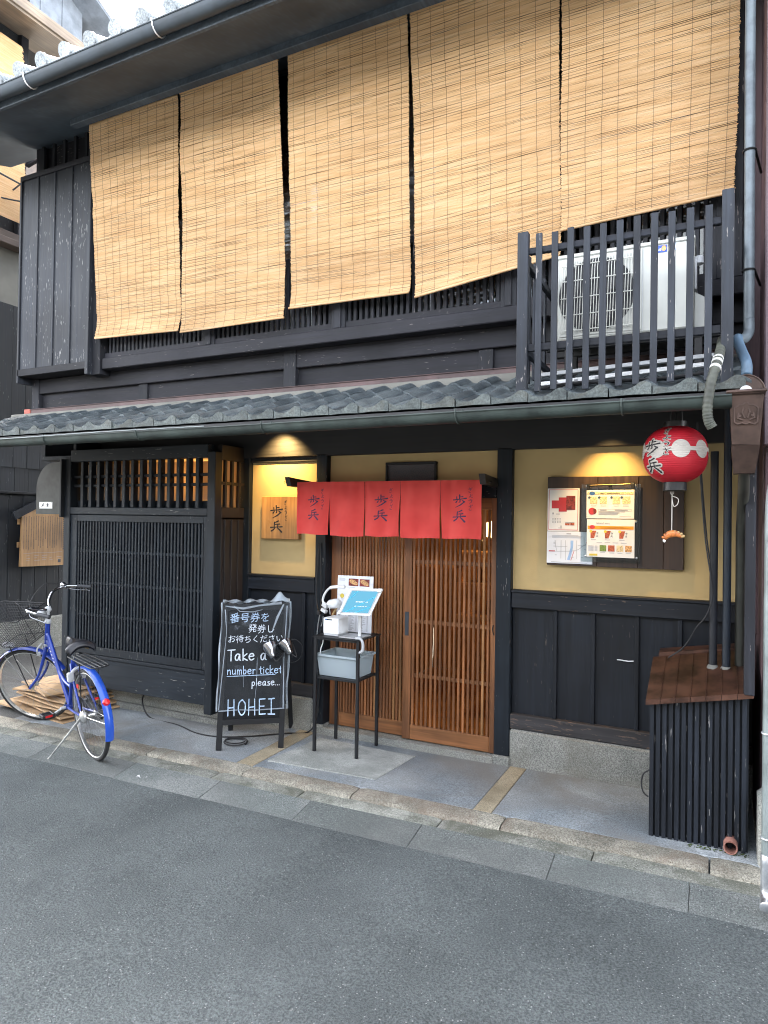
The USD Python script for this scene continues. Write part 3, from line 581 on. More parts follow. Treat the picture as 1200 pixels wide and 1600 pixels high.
part(B, 'door_head', box(-2.745, -1.375, 4.55, 4.68, 1.782, 1.885, .004), 'bay_wood_across')
part(B, 'door_sill', box(-2.745, -1.372, 4.525, 4.75, -.20, -.004, .006), 'wall_base')
# dado: cap, boards, battens, worn bottom rail, rendered base
for x0, x1 in ((-3.50, -2.845), (-1.262, .20)):
    part(B, 'dado_cap', box(x0, x1, 4.552, 4.66, 1.03, 1.14, .005), 'dado_wood_across')
    part(B, 'dado_cap', box(x0, x1, 4.538, 4.66, 1.137, 1.155, .003), 'dado_wood_across')
    part(B, 'bottom_rail', box(x0, x1, 4.548, 4.66, .205, .305, .006), 'sill_worn')
    part(B, 'wall_base', box(x0 - (.0 if x0 < -2 else 0), x1, 4.540, 4.70, -.2, .203, .014), 'wall_base')
for xs in ((-3.50, -3.20, -2.96, -2.845), (-1.262, -.965, -.72, -.45, -.20, .06, .20)):
    for a, b in zip(xs, xs[1:]): part(B, 'dado_board', box(a + .002, b - .002, 4.592, 4.64, .30, 1.035, .002), 'dado_wood')
    for a in xs[1:-1]: part(B, 'batten', box(a - .013, a + .013, 4.572, 4.60, .303, 1.032, .003), 'dado_wood')
m = tube([(-.57, 4.575, .742), (-.555, 4.572, .742), (-.50, 4.574, .738), (-.47, 4.576, .742)], .004, 6)
part(B, 'scratched_latch', m, 'alu_grey')
# sliding doors of upright slats
def sliding_door(x0, x1, y, n, lab, w, stile=(.06, .055)):
    dr = group_part(B, 'sliding_door', lab)
    part(dr, 'stile', box(x0, x0 + stile[0], y, y + .034, .004, 1.785, .003), 'door_wood'); part(dr, 'stile', box(x1 - stile[1], x1, y, y + .034, .004, 1.785, .003), 'door_wood')
    part(dr, 'bottom_rail', box(x0 + stile[0], x1 - stile[1], y + .002, y + .032, .006, .112, .003), 'door_wood_across')
    part(dr, 'top_rail', box(x0 + stile[0], x1 - stile[1], y + .002, y + .032, 1.70, 1.785, .003), 'door_wood_across')
    for z in (.475, .872, 1.312): part(dr, 'cross_rail', box(x0 + stile[0], x1 - stile[1], y + .014, y + .030, z - .014, z + .014, .002), 'door_wood_across')
    a, b = x0 + stile[0], x1 - stile[1]; p = (b - a) / n
    for k in range(n):
        c = a + p * (k + .5)
        part(dr, 'slat', box(c - w / 2, c + w / 2, y + .001, y + .020, .112, 1.70, .002), 'door_wood' if rnd.random() < .8 else 'door_wood_pale')
    part(dr, 'glass_pane', box(a, b, y + .0345, y + .0385, .112, 1.70, .0004), 'door_pane')
    return dr
sliding_door(-2.735, -2.02, 4.622, 21, 'left sliding door with close slats', .0175, (.085, .065))
dr = sliding_door(-2.085, -1.374, 4.578, 17, 'right sliding door with open slats', .0165, (.062, .042))
part(dr, 'finger_pull', [box(-2.070, -2.040, 4.5745, 4.582, .765, .94, .002), box(-2.063, -2.047, 4.5735, 4.576, .78, .925, .001)], 'gutter_slate')
part(dr, 'lock_plate', tube(smooth_path([(-1.394, 4.576, .895), (-1.398, 4.572, .87), (-1.394, 4.572, .845), (-1.388, 4.576, .825)], 4), .0035, 6), 'black_iron')
# the room behind the doors
RM = part(B, 'entrance_hall', [box(-2.9, -1.2, 7.2, 7.25, -.05, 2.5), box(-2.95, -2.9, 4.72, 7.2, -.05, 2.5), box(-1.2, -1.15, 4.72, 7.2, -.05, 2.5), box(-2.9, -1.2, 4.72, 7.2, 2.5, 2.55), box(-2.9, -1.2, 4.76, 7.2, -.1, -.05)], 'interior_wood')
part(RM, 'shelf', [box(-2.0, -1.25, 5.5, 5.8, 1.06, 1.09), box(-2.0, -1.25, 5.5, 5.8, 1.33, 1.36), box(-2.0, -1.25, 5.45, 5.8, .78, .82), box(-2.6, -2.05, 5.6, 5.9, 1.2, 1.23)], 'interior_wood')
for k in range(16):
    x = -1.97 + .044 * k; z = (1.092, 1.362, .822)[k % 3]; h = rnd.uniform(.13, .2); r = rnd.uniform(.018, .026)
    part(RM, 'bottle', lathe([(0, 0), (r, 0), (r, h * .6), (r * .4, h * .75), (r * .4, h), (0, h)], (x, 5.58 + rnd.uniform(-.04, .06), z), 10), rnd.choice(['bottle_glass', 'plaster', 'print_food', 'bottle_glass']))
part(RM, 'hanging_lamp', lathe([(0, .10), (.03, .09), (.055, .045), (.06, 0), (.04, -.03), (0, -.04)], (-1.71, 5.5, 1.52), 16), 'bulb_glow', True)
part(RM, 'hanging_lamp', lathe([(0, .06), (.02, .05), (.03, .02), (.02, -.01), (0, -.02)], (-2.0, 5.75, 1.56), 14), 'bulb_glow', True)
l = UsdLux.SphereLight.Define(stage, B + '/hall_light'); l.CreateRadiusAttr(.06); l.CreateIntensityAttr(22.0); l.CreateColorAttr(Gf.Vec3f(1, .60, .24))
l.AddTranslateOp().Set(Gf.Vec3d(-2.05 + 3, 5.35 - D, 1.95))

# ---------------------------------------------------------------- projecting lattice bay
by = 4.186
bay = group_part(B, 'lattice_bay', 'projecting lattice bay left of the entrance')
for a, b in ((-5.28, -5.205), (-3.632, -3.553)): part(bay, 'post', box(a, b, by, by + .085, .06, 2.14, .005), 'bay_wood')
for z0, z1, dy in ((2.095, 2.20, 0), (1.628, 1.690, .004), (.125, .372, .010)):
    part(bay, 'rail', box(-5.205, -3.632, by + dy, by + .08, z0, z1, .004), 'bay_wood_across')
part(bay, 'rail', box(-5.205, -3.632, by + .002, by + .08, .372, .400, .003), 'bay_wood_across')
for q in ((-5.205, -5.125, .402, 1.624), (-3.672, -3.632, .402, 1.624), (-5.125, -3.672, 1.566, 1.624), (-5.125, -3.672, .402, .470)): part(bay, 'inner_frame', box(q[0], q[1], by + .014, by + .07, q[2], q[3], .003), 'bay_wood')
for k in range(40):
    c = -5.125 + 1.453 * (k + .5) / 40
    part(bay, 'slat', box(c - .0095, c + .0095, by + .020, by + .042, .47, 1.566, .0025), 'bay_wood')
for z in (.745, 1.025, 1.305):
    part(bay, 'tie_rail', box(-5.125, -3.672, by + .026, by + .052, z - .012, z + .012, .002), 'bay_wood_across')
part(bay, 'backing_board', box(-5.2, -3.64, by + .085, by + .10, .40, 1.64, .002), 'eave_dark')
for k in range(16):
    c = -5.185 + 1.53 * k / 15
    if k and k < 15: part(bay, 'upper_bar', box(c - .017, c + .017, by + .022, by + .075, 1.69, 2.095, .003), 'bay_wood')
for z in (1.882, 1.962): part(bay, 'upper_rail', box(-5.205, -3.632, by + .040, by + .066, z - .012, z + .012, .002), 'bay_wood_across')
part(bay, 'window_paper', box(-5.2, -3.64, by + .112, by + .1135, 1.755, 2.075, .0004), 'window_paper')
part(bay, 'sill_board', box(-5.2, -3.64, by + .08, by + .16, 1.69, 1.75, .002), 'bay_wood_across')
part(bay, 'light_box', [box(-5.2, -3.60, by + .38, by + .39, 1.6, 2.2), box(-5.2, -3.60, by + .12, by + .38, 2.10, 2.11)], 'plaster')
l = UsdLux.SphereLight.Define(stage, B + '/bay_light'); l.CreateRadiusAttr(.03); l.CreateIntensityAttr(9.0); l.CreateColorAttr(Gf.Vec3f(1, .60, .26))
l.AddTranslateOp().Set(Gf.Vec3d(-3.95 + 3, by + .27 - D, 1.92))
l2 = UsdLux.SphereLight.Define(stage, B + '/bay_light_001'); l2.CreateRadiusAttr(.03); l2.CreateIntensityAttr(3.0); l2.CreateColorAttr(Gf.Vec3f(1, .60, .26))
l2.AddTranslateOp().Set(Gf.Vec3d(-4.35 + 3, by + .29 - D, 1.92))
# its sides
sd = part(bay, 'side_panel', [box(-3.574, -3.556, by + .085, 4.558, .125, 1.62, .003)], 'bay_side', label='slatted right side of the bay')
for z0, z1 in ((1.60, 1.70), (2.08, 2.2)): part(bay, 'side_rail', box(-3.60, -3.556, by + .085, 4.56, z0, z1, .003), 'bay_side')
for k in range(4):
    y = by + .13 + .085 * k
    part(bay, 'side_slat', box(-3.556, -3.543, y - .012, y + .012, .40, 1.60, .002), 'bay_side'); part(bay, 'side_slat', box(-3.575, -3.548, y - .012, y + .012, 1.70, 2.08, .002), 'bay_side')
part(bay, 'side_rail', box(-3.570, -3.552, by + .085, 4.56, 1.88, 1.905, .002), 'bay_side')
part(bay, 'side_paper', box(-3.592, -3.590, by + .10, 4.55, 1.70, 2.08, .0004), 'window_paper')
part(bay, 'left_side', box(-5.278, -5.24, by + .085, 9.6, -.05, 2.3, .003), 'neighbour_board')
part(bay, 'bottom_board', box(-5.24, -3.575, by + .03, 4.56, .135, .16, .003), 'eave_dark')
part(B, 'foundation', box(-5.25, -3.50, 4.36, 4.60, -.25, .15, .012), 'wall_base')
part(B, 'foundation', box(-5.27, -3.50, 4.33, 4.36, -.25, -.015, .012), 'wall_base')

# ---------------------------------------------------------------- lower eaves: boards, rafters, tiles, gutter
def roof_z(y): return 2.255 + (y - 3.55) * .345
part(B, 'eave_board', hexa([(-6.3, 3.545, 2.222), (.16, 3.545, 2.222), (.16, 4.6, 2.222 + 1.055 * .345), (-6.3, 4.6, 2.222 + 1.055 * .345)], [(-6.3, 3.545, 2.236), (.16, 3.545, 2.236), (.16, 4.6, 2.236 + 1.055 * .345), (-6.3, 4.6, 2.236 + 1.055 * .345)]), 'eave_dark')
part(B, 'fascia', box(-6.3, .16, 3.535, 3.56, 2.19, 2.243, .003), 'eave_dark')
for k in range(14):
    x = -6.2 + .48 * k
    part(B, 'rafter', bar((x, 3.56, 2.19), (x, 4.58, 2.19 + 1.02 * .345), .045, .055), 'eave_dark')
PT = .2045
def tile(x, y0, L, front, lift):
    "one interlocking pan tile: hollow to the left, roll to the right; the eave course has a turned-down front"
    us = np.concatenate([np.linspace(0, .64, 9), np.linspace(.685, 1.09, 9)])
    h = np.where(us < .64, -.018 * np.sin(np.pi * us / .64), .021 * np.sin(np.pi * (us - .64) / .42)) + rnd.uniform(-.0025, .0025)
    y0 += rnd.uniform(-.005, .005); tw = rnd.uniform(-.003, .003)
    V, F = [], []
    rows = [(y0, .0), (y0 + L, .0)]
    for (y, _), dz in zip(rows, (lift, 0)):
        for u, hh in zip(us, h): V.append((x + u * PT, y, roof_z(y) + hh + .030 + dz + tw * u))
    for (y, _), dz in zip(rows, (lift, 0)):
        for u, hh in zip(us, h): V.append((x + u * PT, y + (.004 if y == y0 else 0), roof_z(y) + hh + .012 + dz + tw * u))
    k = len(us)
    for i in range(k - 1):
        F += [(i, i + 1, k + i + 1), (i, k + i + 1, k + i), (2 * k + i, 3 * k + i + 1, 2 * k + i + 1), (2 * k + i, 3 * k + i, 3 * k + i + 1), (i, 2 * k + i + 1, i + 1), (i, 2 * k + i, 2 * k + i + 1)]
    F += [(0, k, 3 * k), (0, 3 * k, 2 * k), (k - 1, 2 * k + k - 1, 4 * k - 1), (k - 1, 4 * k - 1, 2 * k - 1)]
    m = trimesh.Trimesh(np.array(V), np.array(F), process=False)
    if not front: return m, None
    # the turned-down lip
    V, F = [], []
    drop = .062; ul = us[:-1] / us[-2] * .972
    for yy in (y0 - .010, y0 + .012):
        for u, hh in zip(ul, h[:-1]): V.append((x + u * PT, yy, roof_z(y0) + hh + .032 + lift + tw * u))
        for u in ul: V.append((x + u * PT, yy, roof_z(y0) - drop + .060 + .004 * math.sin(u * 3)))
    k -= 1
    for i in range(k - 1):
        F += [(i, k + i, k + i + 1), (i, k + i + 1, i + 1), (2 * k + i, 3 * k + i + 1, 3 * k + i), (2 * k + i, 2 * k + i + 1, 3 * k + i + 1), (i, i + 1, 2 * k + i + 1), (i, 2 * k + i + 1, 2 * k + i), (k + i, 3 * k + i + 1, k + i + 1), (k + i, 3 * k + i, 3 * k + i + 1)]
    F += [(0, 2 * k, 3 * k), (0, 3 * k, k), (k - 1, 2 * k - 1, 4 * k - 1), (k - 1, 4 * k - 1, 3 * k - 1)]
    return m, trimesh.Trimesh(np.array(V), np.array(F), process=False)
LR = part(B, 'lower_roof', box(-6.28, .15, 4.35, 4.45, 2.50, 2.60, .004), 'plaster_grey', label='tiled lower eave over the shopfront')
for row in range(3):
    y0 = 3.55 + .285 * row
    for k in range(31):
        x = -6.22 + PT * k
        m, lip = tile(x, y0, .305 if row < 2 else .30, row == 0, .012)
        t = part(LR, 'roof_tile', m, 'roof_tile', 65)
        if lip is not None: part(LR, 'tile_lip', lip, 'roof_tile_front', 60)
part(B, 'flashing', [box(-6.12, .12, 4.418, 4.44, 2.612, 2.650, .003), box(-6.12, .12, 4.410, 4.47, 2.648, 2.654, .002)], 'flashing')
part(B, 'flashing', box(-6.165, -6.08, 4.408, 4.44, 2.612, 2.656, .003), 'flashing_red', label='red end of the flashing')
def half_round(x0, x1, y, z, r, sag=.0, n=9):
    "open half-round gutter"
    xs = np.linspace(x0, x1, 14); V = []
    for x in xs:
        s = -sag * math.sin(math.pi * (x - x0) / (x1 - x0))
        for rr in (r, r - .004):
            for a in np.linspace(math.pi, 2 * math.pi, n): V.append((x, y + rr * math.cos(a), z + s + rr * math.sin(a)))
    k = 2 * n; F = []
    for i in range(len(xs) - 1):
        for j in range(n - 1):
            a, b = i * k + j, (i + 1) * k + j
            F += [(a, b, b + 1), (a, b + 1, a + 1), (a + n, b + n + 1, b + n), (a + n, a + n + 1, b + n + 1)]
        for j in (0, n - 1):
            a, b = i * k + j, (i + 1) * k + j; F += [(a, a + n, b + n), (a, b + n, b)]
    return trimesh.Trimesh(np.array(V), np.array(F), process=False)
gt = part(B, 'gutter', [half_round(-6.35, .055, 3.475, 2.206, .052, .006), tube([(-6.35, 3.423, 2.207), (-3.1, 3.423, 2.201), (.055, 3.423, 2.207)], .005, 6), trimesh.convex.convex_hull(np.array([(xx, 3.475 + .05 * math.cos(a), 2.205 + .05 * math.sin(a)) for a in np.linspace(math.pi, 2 * math.pi, 9) for xx in (.05, .056)]))], 'copper_green', 40, label='green copper gutter of the lower eave')
part(gt, 'wire', tube(smooth_path([(-6.35, 3.415, 2.216), (-5.2, 3.414, 2.206), (-4.0, 3.414, 2.214), (-3.0, 3.415, 2.210)], 5), .003, 5), 'pipe_grey')
for x in (-5.42, -4.56, -3.61, -2.55, -1.27, -.42):
    part(gt, 'gutter_hook', tube([(x, 3.53, 2.235)] + [(x, 3.475 + .056 * math.cos(a), 2.204 + .056 * math.sin(a)) for a in np.linspace(0, -math.pi, 9)] + [(x, 3.424, 2.222)], .0045, 6), 'copper_green')

# ---------------------------------------------------------------- upper storey
part(B, 'upper_wall', box(-6.10, .17, 4.50, 4.56, 2.6, 5.3, .003), 'upper_wood')
part(B, 'wall_body', [box(-6.10, -6.04, 4.56, 9.6, 2.2, 5.4), box(-5.25, .2, 4.72, 4.80, 2.2, 5.0), box(-6.1, .2, 9.5, 9.6, 0, 5.4), box(-6.1, -5.24, 4.56, 9.6, 2.16, 2.2), box(.14, .2, 4.7, 9.6, -.1, 5.2)], 'neighbour_board')
part(B, 'upper_board', box(-6.0, .15, 4.488, 4.505, 2.655, 2.81, .003), 'upper_wood')
part(B, 'girder', box(-6.08, .16, 4.452, 4.52, 2.806, 2.945, .005), 'upper_wood')
for x0, x1, z1 in ((-6.1, -6.0, 2.95), (-4.69, -4.585, 2.806), (-3.10, -2.985, 2.95), (-1.49, -1.385, 2.806)):
    part(B, 'stud', box(x0, x1, 4.442 if z1 > 2.9 else 4.468, 4.52, 2.655, z1, .004), 'upper_wood_upright')
part(B, 'window_sill', [box(-5.02, .15, 4.345, 4.50, 2.945, 3.045, .006)], 'upper_wood', label='long window sill under the blinds')
part(B, 'sill_rail', box(-5.02, .15, 4.375, 4.42, 3.045, 3.095, .003), 'upper_wood')
for x0, x1 in ((-3.86, -3.74), (-2.62, -2.50), (-1.31, -1.20), (-.05, .15)):
    part(B, 'window_post', [box(x0, x1, 4.362, 4.46, 3.040, 5.2, .004), box(x0 + .032, x1 - .032, 4.348, 4.37, 3.046, 5.2, .003)], 'upper_wood_upright')
part(B, 'window_glass', box(-4.99, .0, 4.465, 4.47, 3.09, 5.2, .001), 'window_pane')
for x0, x1 in ((-4.99, -3.86), (-3.74, -2.62), (-2.50, -1.31), (-1.20, -.05)):
    n = int((x1 - x0) / .047)
    for k in range(n):
        c = x0 + (x1 - x0) * (k + .5) / n
        part(B, 'window_bar', box(c - .0125, c + .0125, 4.385, 4.412, 3.09, 3.62, .002), 'upper_wood_upright')
    part(B, 'bar_rail', box(x0, x1, 4.383, 4.415, 3.60, 3.65, .002), 'upper_wood')
# shutter box at the left corner
sb = part(B, 'shutter_box', [box(-6.10, -5.17, 4.32, 4.50, 2.965, 4.90, .004)], 'shutter_board', label='boarded shutter box at the upper left corner')
xs = [-6.098, -5.87, -5.635, -5.40, -5.172]
for a, b in zip(xs, xs[1:]): part(sb, 'board', box(a + .002, b - .002, 4.304, 4.322, 3.02, 4.86, .002), 'shutter_board')
for a in xs[1:-1]: part(sb, 'batten', box(a - .010, a + .010, 4.294, 4.306, 3.02, 4.86, .003), 'shutter_board')
part(sb, 'rail', box(-6.12, -5.16, 4.286, 4.51, 4.86, 4.905, .004), 'upper_wood'); part(sb, 'rail', box(-6.12, -5.16, 4.290, 4.51, 2.955, 3.022, .004), 'upper_wood')
part(sb, 'edge_board', [box(-6.125, -6.10, 4.29, 4.52, 2.89, 4.90, .003), box(-5.172, -5.13, 4.282, 4.50, 2.90, 5.2, .004)], 'shutter_board')
part(B, 'corner_post', [box(-5.13, -5.03, 4.33, 4.50, 2.90, 5.22, .004), box(-6.1, -6.0, 4.44, 4.5, 4.9, 5.25, .004)], 'upper_wood_upright')
for k in range(5):
    x = -5.95 + .15 * k
    part(B, 'transom_bar', box(x - .016, x + .016, 4.40, 4.43, 4.9, 5.22, .002), 'upper_wood_upright')
# upper eaves
UY, UZ = 3.40, 4.975
def uz(y): return UZ + (y - UY) * .30
part(B, 'upper_soffit', hexa([(-6.75, 3.46, uz(3.46) - .045), (.35, 3.46, uz(3.46) - .045), (.35, 4.62, uz(4.62) - .045), (-6.75, 4.62, uz(4.62) - .045)], [(-6.75, 3.46, uz(3.46) - .02), (.35, 3.46, uz(3.46) - .02), (.35, 4.62, uz(4.62) - .02), (-6.75, 4.62, uz(4.62) - .02)]), 'soffit_wood')
part(B, 'upper_fascia', box(-6.75, .35, 3.44, 3.47, 4.86, 4.99, .004), 'soffit_wood')
part(B, 'blind_rail', box(-5.2, .2, 4.10, 4.17, 5.085, 5.15, .004), 'soffit_wood')
UR = part(B, 'upper_roof', [hexa([(-6.8, 3.42, uz(3.42)), (.4, 3.42, uz(3.42)), (.4, 7.4, uz(3.42) + 1.5), (-6.8, 7.4, uz(3.42) + 1.5)], [(-6.8, 3.42, uz(3.42) + .03), (.4, 3.42, uz(3.42) + .03), (.4, 7.4, uz(3.42) + 1.53), (-6.8, 7.4, uz(3.42) + 1.53)]),
     hexa([(-6.8, 7.38, uz(3.42) + 1.5), (.4, 7.38, uz(3.42) + 1.5), (.4, 10.6, 5.0), (-6.8, 10.6, 5.0)], [(-6.8, 7.38, uz(3.42) + 1.53), (.4, 7.38, uz(3.42) + 1.53), (.4, 10.6, 5.03), (-6.8, 10.6, 5.03)])], 'upper_tile', label='tiled upper roof with round tile ends')
for k in range(27):
    x = -6.66 + .2575 * k
    sl = .378
    a, b = np.array((x, 3.375, uz(3.42) + .062)), np.array((x, 4.6, uz(3.42) + .062 + 1.2 * sl))
    part(UR, 'round_tile', [tube([a, a + (b - a) * .5, b], .05, 12), tube([a + (0, -.012, -.004), a + (0, .02, .008)], .058, 14)], 'upper_tile', 40)
    part(UR, 'pan_tile', sheet(lambda u, v, x=x: grid3(u, v, x + .035 + .19 * u, 3.385 + 1.2 * v, uz(3.42) + .030 + .035 * (2 * u - 1) ** 2 + 1.2 * v * sl), 6, 1, (0, .0, -.018)), 'upper_tile', 40)
ug = part(B, 'upper_gutter', [half_round(-6.9, .42, UY - .025, 4.935, .058), tube([(-6.9, UY - .084, 4.936), (.42, UY - .084, 4.936)], .006, 6)], 'gutter_slate', 40, label='slate grey gutter of the upper eave')
for x in (-4.72, -3.42, -2.12, -.8):
    part(ug, 'gutter_hook', tube([(x, UY + .06, 4.97)] + [(x, UY - .025 + .063 * math.cos(a), 4.933 + .063 * math.sin(a)) for a in np.linspace(0, -math.pi, 9)] + [(x, UY - .09, 4.95)], .005, 6), 'alu_grey')
part(B, 'end_wall', [box(.135, .30, 4.40, 4.70, 1.0, 5.2, .004)], 'right_wall_board')

# pipes at the right corner
dp = part(B, 'downpipe', [tube([(.130, 3.93, 5.6), (.133, 3.93, 4.0), (.138, 3.93, 2.66)], .0255, 14), tube(smooth_path([(.138, 3.93, 2.68), (.137, 3.92, 2.61), (.115, 3.87, 2.565), (.085, 3.83, 2.555)], 5), .0255, 12)], 'downpipe_blue', True, label='pale blue grey downpipe from the upper eave')
for z in (3.55, 2.93): part(dp, 'pipe_bracket', [ring((.134, 3.93, z), (0, 0, 1), .029, .005, 20, 6), bar((.16, 3.93, z), (.20, 4.2, z), .012)], 'black_iron')
part(dp, 'lower_elbow', tube(smooth_path([(.085, 3.83, 2.565), (.088, 3.80, 2.53), (.103, 3.72, 2.46), (.118, 3.60, 2.38), (.118, 3.58, 2.32)], 5), .024, 12), 'pipe_blue', True, label='blue elbow pipe into the copper rainwater head')
hp = part(B, 'rainwater_head', [hexa([(.058, 3.50, 1.99), (.170, 3.50, 1.985), (.170, 3.60, 1.985), (.058, 3.60, 1.99)], [(.045, 3.475, 2.215), (.185, 3.475, 2.215), (.185, 3.60, 2.215), (.045, 3.60, 2.215)]),
     hexa([(.066, 3.555, 1.86), (.155, 3.555, 1.86), (.155, 3.64, 1.86), (.066, 3.64, 1.86)], [(.056, 3.495, 1.985), (.172, 3.495, 1.985), (.172, 3.60, 1.985), (.056, 3.60, 1.985)]), box(.034, .194, 3.462, 3.60, 2.214, 2.236, .004)], 'copper_brown', label='brown copper rainwater head with embossed crest')
for r, y in ((.079, 3.575), (.062, 3.566), (.045, 3.557), (.028, 3.548)):
    arc = [(.114 + r * math.cos(a), r * math.sin(a) * 1.05) for a in np.linspace(0, math.pi, 19)]
    part(hp, 'arched_back', placed(poly_mesh(Polygon(arc), .012), (0, y, 2.236), FX, FZ), 'copper_brown' if r > .03 else 'alu_grey')
ln = [ring((.114, 3.565, 2.236), (0, 1, 0), .078, .004, 40, 6)]
part(hp, 'rolled_rim', [tube([(.114 + .079 * math.cos(a), 3.562, 2.236 + .083 * math.sin(a)) for a in np.linspace(0, math.pi, 15)], .004, 6), tube([(.032, 3.460, 2.226), (.196, 3.460, 2.226)], .006, 8)], 'copper_brown')
emb = [LineString([(.068, 2.09), (.066, 2.155), (.086, 2.168), (.100, 2.168), (.114, 2.182), (.128, 2.168), (.144, 2.166), (.163, 2.153), (.160, 2.088), (.148, 2.078), (.128, 2.086), (.114, 2.080), (.098, 2.086), (.080, 2.080), (.068, 2.09)]).buffer(.0028)]
for s in (-1, 1):
    emb += [LineString([(.114 + s * .006, 2.11), (.114 + s * .016, 2.135), (.114 + s * .010, 2.152)]).buffer(.003), LineString([(.114 + s * .016, 2.10), (.114 + s * .034, 2.108), (.114 + s * .030, 2.13)]).buffer(.003), Point(.114 + s * .026, 2.118).buffer(.006)]
part(hp, 'embossed_crest', placed(poly_mesh(unary_union(emb), .009), (0, 3.488, 0), FX, FZ), 'copper_brown')
part(B, 'hopper_pipe', tube([(.112, 3.60, 1.9), (.114, 3.72, 1.78), (.116, 4.10, 1.6), (.116, 4.12, .80)], .026, 12), 'pipe_olive', True, label='olive pipe standing behind the corner post')
part(B, 'standing_pipe', tube([(-.015, 4.12, 2.02), (-.015, 4.12, .83)], .0205, 12), 'pipe_dark', True, label='black standing pipe nearest the lantern')
part(B, 'standing_pipe', tube([(.050, 4.10, 2.3), (.050, 4.10, .82)], .0205, 12), 'pipe_navy', True, label='navy standing pipe with flaked paint')
for x, y in ((-.015, 4.12), (.05, 4.10), (.116, 4.12)): part(B, 'pipe_collar', lathe([(.0, .02), (.022, .02), (.036, 0), (0, -.005)], (x, y, .835), 14), 'plaster_grey', 40)
part(B, 'corner_post', box(.125, .172, 3.79, 3.86, .78, 2.25, .004), 'upper_wood_upright', label='weathered post standing on the copper topped box')
# far right: next house's wall and its pipe
N = top('right_neighbour_house', 'strip of purple brown panelled house wall at the right edge', 'building', (.9, 4.0, 0))
for k in range(9): part(N, 'wall_panel', box(.205 + .11 * k, .312 + .11 * k, 3.86, 3.90, 2.02, 5.6, .006), 'right_siding')
part(N, 'dark_base', box(.215, 1.2, 3.93, 3.99, -.1, 2.02, .004), 'right_wall_board')
part(N, 'house_body', box(.21, 5, 3.99, 9, -.1, 5.6, .01), 'right_wall_board')
part(N, 'base_stone', box(.19, 1.2, 3.74, 3.93, -.15, .30, .02), 'wall_base')
fp = part(N, 'grey_pipe', [tube([(.208, 3.37, 1.55), (.206, 3.37, .28), (.206, 3.37, .06)], .0235, 14)], 'pipe_grey', True, label='grey drainpipe at the right edge')
part(fp, 'steel_shoe', [tube(smooth_path([(.206, 3.37, .20), (.206, 3.37, .06), (.203, 3.34, .015), (.200, 3.30, .0)], 4), .0262, 14)], 'steel_bright', True)
part(fp, 'joint_band', [ring((.206, 3.37, .72), (0, 0, 1), .0245, .004, 20, 6), ring((.206, 3.37, .27), (0, 0, 1), .0245, .004, 20, 6)], 'alu_grey')
part(fp, 'upper_run', [tube(smooth_path([(.208, 3.37, 1.55), (.215, 3.40, 1.75), (.26, 3.6, 1.95), (.30, 3.8, 2.1)], 4), .0235, 12)], 'pipe_grey', True)

# ---------------------------------------------------------------- the house across the side lane
L = top('left_neighbour_house', 'dark boarded old house across the side lane with reed blinds upstairs', 'building', (-8.4, 5.0, 0))
NX = -7.9
part(L, 'house_body', box(-12, NX - .05, 3.7, 7.6, -.2, 4.95, .01), 'neighbour_board')
part(L, 'house_body', box(-12, NX - .05, 3.7, 5.58, 4.95, 8.3, .01), 'neighbour_board', label='upper storey of the neighbouring house')
part(L, 'wall_base', box(NX - .06, NX + .03, 3.7, 7.6, -.25, .28, .02), 'wall_base')
ys = [4.9, 5.1, 5.29, 5.47, 5.66, 5.84, 6.02, 6.2, 6.38, 6.56, 6.75, 6.95]
for a, b in zip(ys, ys[1:]):
    part(L, 'wall_board', box(NX - .05, NX + .004 + rnd.uniform(-.003, .003), a + .002, b - .002, .28, 1.86, .003), 'neighbour_board')
    part(L, 'wall_board', box(NX - .05, NX + .012 + rnd.uniform(-.003, .003), a + .06, b + .058, 1.87, 2.22, .003), 'neighbour_board')
    part(L, 'wall_board', box(NX - .05, NX + .022 + rnd.uniform(-.003, .003), a + .03, b + .028, 2.20, 2.56, .003), 'neighbour_board')
    part(L, 'wall_board', box(NX - .05, NX + .012 + rnd.uniform(-.003, .003), a + .002, b - .002, 2.56, 4.22, .003), 'neighbour_board')
part(L, 'wall_rail', [rod((NX + .03, 4.9, 1.885), (NX + .03, 6.9, 1.87), .012), rod((NX + .05, 4.9, 1.90), (NX + .05, 6.9, 1.89), .007)], 'pipe_dark')
part(L, 'plaster_band', box(NX - .05, NX - .01, 4.5, 5.58, 4.22, 4.9, .004), 'plaster_grey')
part(L, 'sill', [box(NX - .05, NX + .16, 4.5, 5.62, 4.90, 4.98, .005), box(NX - .05, NX + .08, 4.5, 5.62, 5.0, 5.09, .005)], 'neighbour_brown')
part(L, 'corner_post', box(NX - .06, NX + .02, 5.50, 5.60, 4.95, 8.2, .004), 'upper_wood_upright')
part(L, 'eave', [hexa([(NX - .3, 3.0, 7.72), (NX + .55, 3.0, 7.50), (NX + .55, 6.25, 7.50), (NX - .3, 6.25, 7.72)], [(NX - .3, 3.0, 7.80), (NX + .55, 3.0, 7.56), (NX + .55, 6.25, 7.56), (NX - .3, 6.25, 7.80)]), box(NX + .52, NX + .58, 3.0, 6.26, 7.53, 7.66, .005)], 'neighbour_trim', label='middle eave with pale edge board')
for k in range(8): part(L, 'upper_wall_board', box(NX - .2, NX - .16, 3.9 + .33 * k, 4.222 + .33 * k, 7.7, 9.4, .004), 'board_grey')
part(L, 'upper_body', box(-12, NX - .2, 3.8, 6.55, 7.7, 9.35, .01), 'neighbour_board')
